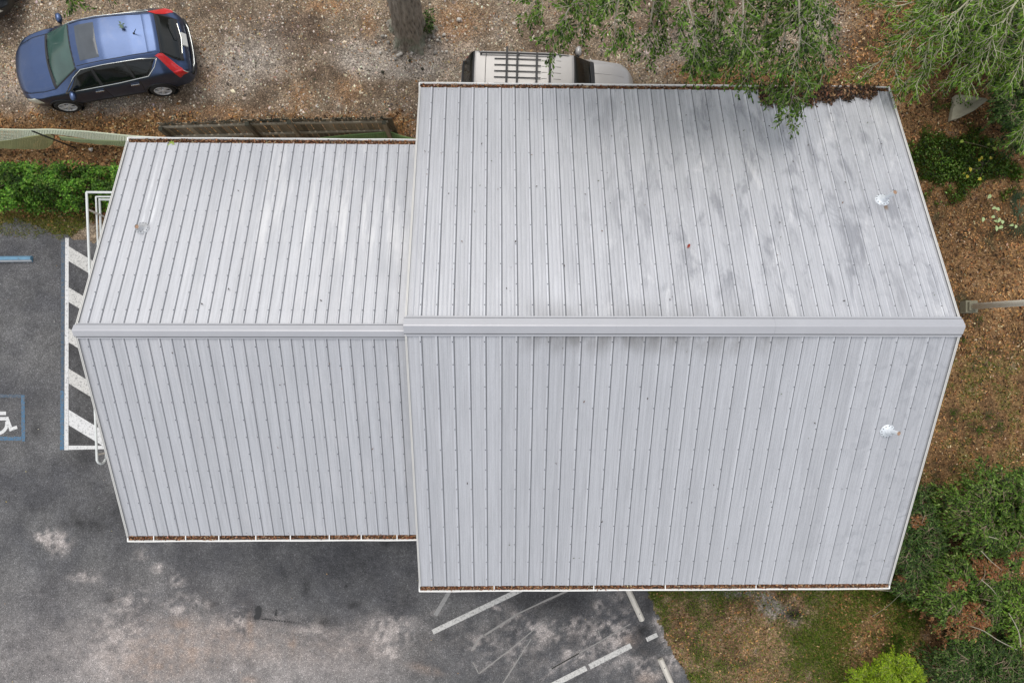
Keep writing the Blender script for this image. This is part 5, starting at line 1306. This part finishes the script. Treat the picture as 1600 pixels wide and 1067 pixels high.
X3 = np.clip(0.8 + 2.8 * (fbm(X * 3.2, Y * 3.2, 3) - .42), .4, 1.8)[:, None]
cc = X3 * pal(n, [(0.055, 0.14, 0.014), (0.10, 0.22, 0.022), (0.15, 0.29, 0.035), (0.03, 0.07, 0.010), (0.21, 0.30, 0.06)], [3, 4, 2.4, 2, .6])
bu, bv = PX(X, Y, Z)
o = leaf_mesh('foliage', (np.stack([X, Y, Z], -1) - np.array(hedge.location))[keep], rdir(n)[keep], upn(n, 0.6)[keep], rng.uniform(0.055, 0.10, n)[keep], rng.uniform(0.035, 0.055, n)[keep], cc[keep], M['leaf'], hedge); o['kind'] = 'stuff'
mb = MB(); random.seed(2)
for k in range(60):
    x, y = random.uniform(hx0, hx1), random.uniform(hy0 + .25, hy1 - .25); q = Vector((x, y, 0)) - hedge.location
    mb.tube([q, q + Vector((random.gauss(0, .08), random.gauss(0, .08), .45)), q + Vector((random.gauss(0, .2), random.gauss(0, .2), .75))], [.014, .009, .005], 4)
mb.build('stems', M['twig_b'], hedge)['kind'] = 'stuff'
# ------------------------------------------------------------------ small plants on the right
def leafy(name, label, cat, foot, leaves, col, ln, wd, z=(0.15, 0.35)):
    f = P(*foot, 0); root = thing(name, label, cat, (f.x, f.y, 0)); random.seed(len(label))
    for (uu, vv, a) in leaves:
        zz = random.uniform(*z); q = P(uu, vv, zz) - Vector((f.x, f.y, 0)); ca, sa = math.cos(R(a)), math.sin(R(a))
        v = []; l, w_ = ln * random.uniform(.8, 1.2), wd * random.uniform(.85, 1.15)
        for (s, t, h) in ((-.5, 0, 0), (-.2, .4, .015), (.1, .5, .02), (.35, .25, .0), (.5, 0, -.03), (.35, -.25, 0), (.1, -.5, .02), (-.2, -.4, .015), (0, 0, -.005)):
            v.append(q + Vector((l * s * ca - w_ * t * sa, l * s * sa + w_ * t * ca, h)))
        o = link('leaf', mesh('leaf', v, [(i, (i + 1) % 8, 8) for i in range(8)], col, True), root)
        mb = MB().tube([(0, 0, 0), q * 0.5 + Vector((0, 0, .04)), q], [.008, .006, .004], 4); mb.build('stem', M['twig_b'], root)
    return root
M['yellow'] = plain('yellow_leaf', (0.50, 0.42, 0.03), 0.5, 0, 0.2, 9); M['lightgreen'] = plain('light_green_leaf', (0.36, 0.46, 0.20), 0.5, 0, 0.15, 9); M['limeleaf'] = plain('lime_leaf', (0.30, 0.40, 0.06), 0.5, 0, 0.2, 9); M['palm'] = plain('palmetto_green', (0.065, 0.11, 0.06), 0.45, 0, 0.25, 9)
leafy('yellowing_vine', 'vine with large yellow leaves over the mossy patch at the right', 'vine', (1535, 262), [(1534, 247, 20), (1530, 250, 80), (1507, 271, 10), (1516, 265, 100), (1511, 276, 60), (1548, 247, 40), (1531, 280, 20)], M['yellow'], .12, .085)
leafy('lime_sapling', 'sapling with lime green leaves at the right end of the mossy patch', 'sapling', (1556, 235), [(1558, 228, 20), (1563, 232, 80), (1554, 233, 140), (1560, 222, 60), (1545, 226, 10), (1503, 221, 30)], M['limeleaf'], .13, .09, (.4, .6))
leafy('pale_seedling', 'seedling with pale green paired leaves on brown litter near the right edge', 'seedling', (1557, 345), [(1553, 325, 30), (1559, 327, 150), (1552, 339, 10), (1561, 344, 60), (1557, 346, 160), (1566, 347, 100), (1557, 357, 90), (1564, 355, 30), (1546, 307, 50), (1536, 343, 80)], M['lightgreen'], .15, .09)
leafy('pale_sprout', 'small sprout with two pale green leaves beside the dark palmetto', 'seedling', (1585, 352), [(1581, 352, 10), (1587, 354, 70)], M['lightgreen'], .15, .07)
f = P(1592, 330, 0); pal_ = thing('palmetto', 'dark blue green palmetto at the right edge under the pole', 'palm', (f.x, f.y, 0)); random.seed(4)
for k in range(13):
    a = k * 2.4; tilt = random.uniform(.2, .7); L_ = random.uniform(.55, .9); d = Vector((math.cos(a) * math.cos(tilt), math.sin(a) * math.cos(tilt), math.sin(tilt)))
    c = d * L_ * .55 + Vector((0, 0, .05)); sd = d.cross(Vector((0, 0, 1))).normalized(); v = []; fc = []
    for j_ in range(9):
        an = (j_ - 4) * .22; q = (d * math.cos(an) + sd * math.sin(an)).normalized(); b_ = len(v); wv = q.cross(d.cross(sd)).normalized() * .011
        e = c + q * L_ * .6 - Vector((0, 0, .05)); m_ = c + q * L_ * .3; v += [c, m_ + wv, e, m_ - wv]; fc += [(b_, b_ + 1, b_ + 2), (b_, b_ + 2, b_ + 3)]
    fr = link('frond', mesh('frond', v, fc, M['palm']), pal_); MB().tube([(0, 0, .02), tuple(c)], [.012, .008], 4).build('stalk', M['palm'], fr)

# ------------------------------------------------------------------ rubble, stones
def rock(name, uu, vv, s, label, seed, mat='concrete', group=None, z=0.0):
    r_ = random.Random(seed); c = P(uu, vv, z + s * .3); v = []; n = 8
    for lvl, (rr, zz) in enumerate(((.85, -.35), (1.0, .05), (.62, .5))):
        for k in range(n): a = 2 * math.pi * k / n + lvl * .3; q = s * .5 * rr * r_.uniform(.75, 1.2); v.append((c.x + q * math.cos(a), c.y + q * math.sin(a) * .85, c.z + s * .5 * zz * r_.uniform(.8, 1.2)))
    v.append((c.x, c.y, c.z + s * .3)); f_ = []
    for l_ in range(2):
        for k in range(n): a = l_ * n + k; b_ = l_ * n + (k + 1) % n; f_.append((a, b_, b_ + n, a + n))
    f_ += [(2 * n + k, 2 * n + (k + 1) % n, 3 * n) for k in range(n)]
    return props(link(name, mesh(name, v, f_, M[mat])), label, 'stone', group)
M['palestone'] = plain('pale_stone', (0.50, 0.47, 0.42), 0.9, 0, 0.2, 12); M['greystone'] = plain('grey_stone', (0.27, 0.25, 0.22), 0.9, 0, 0.3, 12)
rock('stone', 142, 234, .13, 'round white stone in the mulch between netting and hedge', 1, 'palestone')
rock('stone', 717, 31, .15, 'pale pinkish stone on leaf litter right of the oak trunk', 2, 'palestone')
rs = random.Random(9); g_ = 'broken stones lying round the oak trunk'
for k in range(34):
    a = rs.uniform(-0.2, math.pi * 1.1); d = rs.uniform(34, 62); uu = 640 + d * math.cos(a) * 1.05; vv = 52 + abs(d * math.sin(a)) * .75 + rs.uniform(-4, 10)
    if inpoly(np.array(uu), np.array(vv), [(610, -10), (660, -10), (664, 66), (606, 66)]): vv += 30
    rock('stone', uu, vv, rs.uniform(.04, .12), 'small broken grey stone among the rubble at the foot of the oak', 100 + k, 'greystone' if k % 3 else 'palestone', g_)
for (uu, vv, k) in ((640, 95, 1), (598, 113, 2), (660, 108, 3)): rock('dark_clod', uu, vv, .10, ['', 'dark clod on the pale gravel straight below the oak trunk', 'dark clod on the gravel left below the oak trunk', 'dark clod on the gravel right below the oak trunk'][k], 300 + k, 'moss')

# ------------------------------------------------------------------ loose stuff on the ground
def scatter(n, bounds=((-16.5, 17.5), (-10, 13.2))): return rng.uniform(*bounds[0], n), rng.uniform(*bounds[1], n)
def gz(X, Y): return np.zeros_like(X) - 0.02
# gravel
X, Y = scatter(330000); u, v, j, j2, leaf, grass, drift, moss = zones(X, Y)
w_ = (v < 222) * (1 - np.clip(leaf, 0, 1)) * (1 - grass) * (u > -60) * (v > -70) * ~inpoly(u, v, LOT)
k = rng.random(len(X)) < w_ * np.clip(0.55 + 1.2 * j + j2, 0.12, 1); X, Y = X[k], Y[k]; n = len(X)
s = rng.gamma(3, 0.0055, n) + 0.006
c = pal(n, [(0.60, 0.53, 0.43), (0.35, 0.29, 0.215), (0.20, 0.165, 0.13), (0.085, 0.07, 0.055), (0.36, 0.26, 0.15), (0.28, 0.13, 0.05)], [2.8, 2.3, 1.9, 2.6, 1.5, .6], .2)
a = rng.uniform(0, 6.28, n); z0 = (fbm(X * 1.3, Y * 1.3, 3) - 0.5) * 0.05 - 0.03
off = np.stack([np.cos(a[:, None] + np.array([0, 1.7, 3.2, 4.7])), np.sin(a[:, None] + np.array([0, 1.7, 3.2, 4.7]))], -1) * s[:, None, None] * np.array([1, .7, 1.1, .6])[None, :, None]
vv_ = np.zeros((n, 5, 3)); vv_[:, :4, 0] = X[:, None] + off[..., 0]; vv_[:, :4, 1] = Y[:, None] + off[..., 1]; vv_[:, :4, 2] = z0[:, None]; vv_[:, 4, 0] = X; vv_[:, 4, 1] = Y; vv_[:, 4, 2] = z0 + s * .8
b_ = np.arange(n) * 5; f_ = np.concatenate([np.stack([b_ + i, b_ + (i + 1) % 4, b_ + 4], -1) for i in range(4)])
props(link('gravel', fast_mesh('gravel', vv_.reshape(-1, 3), f_, M['pebble'], np.repeat(c, 5, axis=0))), 'loose tan and grey gravel with leaf crumbs around the parked cars', 'gravel', kind='stuff')
# leaf litter
def litter(name, label, X, Y, z, c, l0, l1, ratio=0.45, tilt=0.5):
    n = len(X); L_ = rng.uniform(l0, l1, n)
    return props(leaf_mesh(name, np.stack([X, Y, z], -1), rdir(n, .5), upn(n, tilt), L_, L_ * rng.uniform(ratio * .8, ratio * 1.2, n), c, M['dry'], fold=.3), label, 'fallen leaves', kind='stuff')
BROWN = [(0.44, 0.23, 0.09), (0.34, 0.165, 0.062), (0.15, 0.075, 0.035), (0.50, 0.30, 0.14), (0.06, 0.038, 0.024), (0.58, 0.44, 0.27)]
X, Y = scatter(330000); u, v, j, j2, leaf, grass, drift, moss = zones(X, Y)
k = (rng.random(len(X)) < np.clip(leaf - 0.45 * (v > 560), 0, 1) * 0.8 * np.clip(0.9 + 1.5 * j2, .2, 1)) & ~inpoly(u, v, LOT); X, Y, uu = X[k], Y[k], u[k]
z = (fbm(X * 1.3, Y * 1.3, 3) - 0.5) * 0.05 - 0.028 + rng.uniform(0, .03, len(X))
wts = [3.2, 2.8, 1.8, 2.0, 2.2, 1.0]; c = pal(len(X), BROWN, wts, .22)
shade = np.clip(0.85 + 1.3 * (fbm(X * 1.1, Y * 1.1, 4) - .5), .55, 1.25)[:, None]
litter('leaf_litter', 'rust brown fallen leaves carpeting the ground right of the building and along the hedge', X, Y, z, c * shade, .045, .11)
X, Y = scatter(150000); u, v, j, j2, leaf, grass, drift, moss = zones(X, Y)
k = (rng.random(len(X)) < np.clip(drift * .6 + .10 * (v < 222) * np.clip(1 + 3 * j, 0, 1.5), 0, 1)) & (v < 222); X, Y = X[k], Y[k]; n = len(X)
z = (fbm(X * 1.3, Y * 1.3, 3) - 0.5) * 0.05 - 0.022 + rng.uniform(0, .015, n)
litter('oak_leaves', 'small orange oak leaves drifted over the gravel', X, Y, z, pal(n, [(0.46, 0.25, 0.09), (0.36, 0.17, 0.06), (0.55, 0.38, 0.18), (0.24, 0.11, 0.04)], [3, 3, 2, 2]), .025, .055)
X, Y = scatter(9000); u, v, *_ = zones(X, Y); k = (v > 905) & (u > 1000) & ~inpoly(u, v, LOT) & (u < 1460); X, Y = X[k], Y[k]; n = len(X)
litter('lawn_leaves', 'scattered tan leaves on the lawn at the bottom right', X, Y, np.full(n, .03) + rng.uniform(-.03, .03, n), pal(n, [(0.50, 0.33, 0.17), (0.40, 0.22, 0.10), (0.25, 0.12, 0.06)], [2, 3, 2]), .04, .085)
X, Y = scatter(900); u, v, *_ = zones(X, Y); k = inpoly(u, v, LOT) & (rng.random(len(X)) < .4); X, Y = X[k], Y[k]; n = len(X)
litter('lot_leaves', 'few dry leaf crumbs scattered on the asphalt', X, Y, np.full(n, .006), pal(n, [(0.42, 0.33, 0.16), (0.30, 0.17, 0.08), (0.45, 0.44, 0.40)], [2, 2, 1]), .025, .055)
# grass
XY = [scatter(n_, b_) for n_, b_ in ((170000, ((3.5, 12.2), (-8.6, -5.0))), (60000, ((11.0, 15.0), (5.2, 9.0))), (30000, ((-14.6, -10.0), (3.8, 6.2))), (26000, ((11.5, 15.5), (-2.8, 2.2))))]
X = np.concatenate([q[0] for q in XY]); Y = np.concatenate([q[1] for q in XY]); u, v, j, j2, leaf, grass, drift, moss = zones(X, Y)
lawnb = (v > 905) * (u > 985) * (u < 1470) * 0.10
k = (rng.random(len(X)) < np.clip(np.maximum(grass, lawnb), 0, 1) * np.where(moss > .02, .8, .75)) & ~((inpoly(u, v, LOT)) & (v > 380)) & ~((u > 110) & (v > 375) & (u < 400)); X, Y, u, v, mo, jj = X[k], Y[k], u[k], v[k], (moss > .02)[k], j2[k]; n = len(X)
hh = rng.uniform(.05, .12, n) * np.where(mo, rng.uniform(.9, 2.2, n), 1); t = rdir(n, 1); t[:, 2] = rng.uniform(.5, 1.6, n)
c = pal(n, [(0.12, 0.20, 0.025), (0.20, 0.28, 0.04), (0.29, 0.28, 0.07), (0.38, 0.30, 0.13), (0.06, 0.115, 0.014)], [3, 3, 2, 1.3, 2.4]); c[mo] = pal(int(mo.sum()), [(0.045, 0.10, 0.012), (0.085, 0.17, 0.018), (0.16, 0.23, 0.035), (0.20, 0.11, 0.05)], [3, 3, 2, 1.4])
yl = (u < 250) & (v < 400); c[yl] = pal(int(yl.sum()), [(0.24, 0.27, 0.05), (0.32, 0.30, 0.09), (0.14, 0.18, 0.035), (0.36, 0.24, 0.10)], [3, 2, 2, 1])
z = np.full(n, -.03)
o = leaf_mesh('grass', np.stack([X, Y, z], -1), t, upn(n, .8), hh, np.full(n, .016), c, M['grassm'], fold=.1)
props(o, 'short patchy grass of the lawn, the hedge verge and the mossy patch', 'grass', kind='stuff')
# low broad leaves over the mossy patch
X, Y = scatter(16000, ((11.0, 15.0), (5.0, 9.2))); u, v, j, j2, leaf, grass, drift, moss = zones(X, Y); k = rng.random(len(X)) < moss * .9 * (j2 + .5 > rng.random(len(X)) * .8); X, Y = X[k], Y[k]; n = len(X)
props(leaf_mesh('ground_cover', np.stack([X, Y, rng.uniform(.04, .26, n)], -1), rdir(n, .4), upn(n, .5), rng.uniform(.05, .10, n), rng.uniform(.03, .05, n), pal(n, *GREENS['oak']) * np.clip(.8 + 2.4 * (fbm(X * 2.5, Y * 2.5, 3) - .45), .4, 1.5)[:, None], M['leaf']), 'low leafy ground cover beside the upper right gable corner', 'ground cover', kind='stuff')
# leaves lying in the gutters and on the roof
def gutter_fill(xa, xb, ye, ze, sg, full, label):
    ns = int((xb - xa) * 520); X = rng.uniform(xa + .01, xb - .01, ns); Y = ye + sg * rng.uniform(-.025, .095, ns)
    k = rng.random(ns) < full(PX(X, Y, ze)[0]); X, Y = X[k], Y[k]; n = len(X)
    z = ze - .058 + rng.uniform(-.03, .03, n)
    litter('gutter_leaves', label, X, Y, z, pal(n, [(0.26, 0.12, 0.06), (0.17, 0.075, 0.04), (0.38, 0.22, 0.12), (0.07, 0.045, 0.03), (0.44, 0.34, 0.24)], [3, 3, 2, 2.5, .8]), .03, .07)
    mb = MB(); L_ = xb - xa; m_ = int(L_ / .06); pr = []
    vs = []; fs = []
    for i in range(m_ + 1):
        x = xa + .012 + (L_ - .024) * i / m_; hh_ = (-.075 + .02 * math.sin(i * 1.3) + .012 * math.sin(i * 3.1)) - .03 * (1 - float(full(PX(np.array(x), np.array(ye), ze)[0])))
        vs += [(x, ye - sg * .029, ze + hh_), (x, ye + sg * .099, ze + hh_ - .008)]
    for i in range(m_): fs.append((2 * i, 2 * i + 1, 2 * i + 3, 2 * i + 2))
    props(link('gutter_mulch', mesh('gutter_mulch', vs, fs, M['mulch'])), label.replace('leaves', 'rotted mulch'), 'mulch', kind='stuff')
M['mulch'] = plain('rotted_mulch', (0.085, 0.05, 0.032), 0.95, 0, 0.5, 20)
one = lambda u_: np.ones_like(u_) * .95
gutter_fill(XL, XR, YN, ZE, 1, one, 'brown leaves filling the gutter of the wider roof along the top')
gutter_fill(XL, XR, YS, ZE, -1, lambda u_: np.where((u_ < 850), .95, np.where(u_ < 1090, .55, .95)), 'brown leaves filling the gutter of the wider roof along the bottom')
gutter_fill(XL2, XL, YN2, ZE2, 1, one, 'brown leaves filling the gutter of the narrower roof along the top')
gutter_fill(XL2, XL, YS2, ZE2, -1, lambda u_: np.where((u_ < 335) | (u_ > 515), .9, .25), 'brown leaves half filling the gutter of the narrower roof along the bottom')
n = 5200; uu = rng.uniform(1186, 1368, n); vv = rng.uniform(136, 168, n); lim = 150 + 13 * np.clip(1 - (uu - 1250) / 110, 0, 1) + 4 * np.sin(uu * .21) + rng.normal(0, 2.5, n)
k = (vv < lim) & (rng.random(n) < 0.95); pts = []
for a_, b2 in zip(uu[k], vv[k]):
    p = P(a_, b2, ZE + .1); p = P(a_, b2, ZR - SL * abs(p.y - YR)); pts.append((p.x, p.y, min(ZR - SL * abs(p.y - YR), ZE + 0.25) + random.uniform(.015, .075)))
pts = np.array(pts); n = len(pts)
litter('leaf_heap', 'dark heap of rotting leaves and twigs on the upper right roof edge', pts[:, 0], pts[:, 1], pts[:, 2], pal(n, [(0.05, 0.035, 0.025), (0.11, 0.06, 0.035), (0.24, 0.13, 0.07), (0.36, 0.22, 0.12), (0.025, 0.022, 0.02)], [4, 3, 2, 1, 3]), .05, .11, .4, .8)
rr_ = random.Random(12); pts = []
for (a_, b2) in [(rr_.uniform(660, 1470), rr_.uniform(150, 480)) for _ in range(46)] + [(rr_.uniform(700, 1440), rr_.uniform(540, 890)) for _ in range(24)] + [(rr_.uniform(220, 620), rr_.uniform(240, 820)) for _ in range(14)] + [(rr_.uniform(1180, 1440), rr_.uniform(160, 260)) for _ in range(16)] + [(1321, 287), (1218, 398), (1215, 400), (916, 305), (1358, 184), (1320, 470), (1436, 466), (1457, 457)]:
    p = P(a_, b2, 5)
    for _ in range(4): p = P(a_, b2, roofz(p.x, p.y))
    pts.append((p.x, p.y, p.z + .03))
pts = np.array(pts); n = len(pts)
litter('roof_leaves', 'tiny dark leaf specks strewn over the metal roofs', pts[:, 0], pts[:, 1], pts[:, 2], pal(n, [(0.05, 0.035, 0.025), (0.16, 0.09, 0.05), (0.10, 0.11, 0.06)], [4, 2, 1]), .03, .06, .4, .2)
def single_leaf(uu, vv, zf, ln, col, label, name='fallen_leaf'):
    p = P(uu, vv, 5)
    for _ in range(4): p = P(uu, vv, zf(p.x, p.y))
    v = [Vector((ln * a_, ln * b2, h)) for a_, b2, h in ((-.5, 0, 0), (-.1, .3, .02), (.3, .2, .02), (.5, 0, 0), (.3, -.2, .02), (-.1, -.3, .02), (0, 0, -.002))]
    o = link(name, mesh(name, v, [(i, (i + 1) % 6, 6) for i in range(6)], plain(name + '_red', col, .7))); o.location = p + Vector((0, 0, .04)); o.rotation_euler = (0, 0, 1.0); return props(o, label, 'leaf')
single_leaf(1075, 385, roofz, .10, (0.28, 0.045, 0.025), 'single red leaf lying on the upper slope of the wider roof')
wp = P(268, 226, ZE2); wd_ = thing('gutter_weed', 'bright green weed sprouting from the upper gutter of the narrower roof', 'weed', wp.to_tuple())
random.seed(6)
for k in range(9):
    a = k * .7; l = random.uniform(.05, .11); d = Vector((math.cos(a), math.sin(a), .5)); sd = Vector((-math.sin(a), math.cos(a), 0)) * .018
    link('leaf', mesh('leaf', [Vector((0, 0, 0)), d * l * .5 + sd, d * l, d * l * .5 - sd], [(0, 1, 2), (0, 2, 3)], M['limeleaf']), wd_)
# leafy sprig lying on the blue car roof
sp = P(190, 39, 1.68); sg_ = thing('leaf_sprig', 'small green leaf sprig lying on the blue car roof', 'sprig', (sp.x, sp.y, 1.675))
for k, a in enumerate((3.4, 4.3, 5.2, 0.3, 2.2, 4.8)):
    d = Vector((math.cos(a), math.sin(a), .25)); sd = Vector((-math.sin(a), math.cos(a), 0)) * .024; l = .09 + .02 * (k % 3)
    link('leaf', mesh('leaf', [Vector((0, 0, .01)), d * l * .5 + sd, d * l, d * l * .5 - sd], [(0, 1, 2), (0, 2, 3)], M['palm']), sg_)
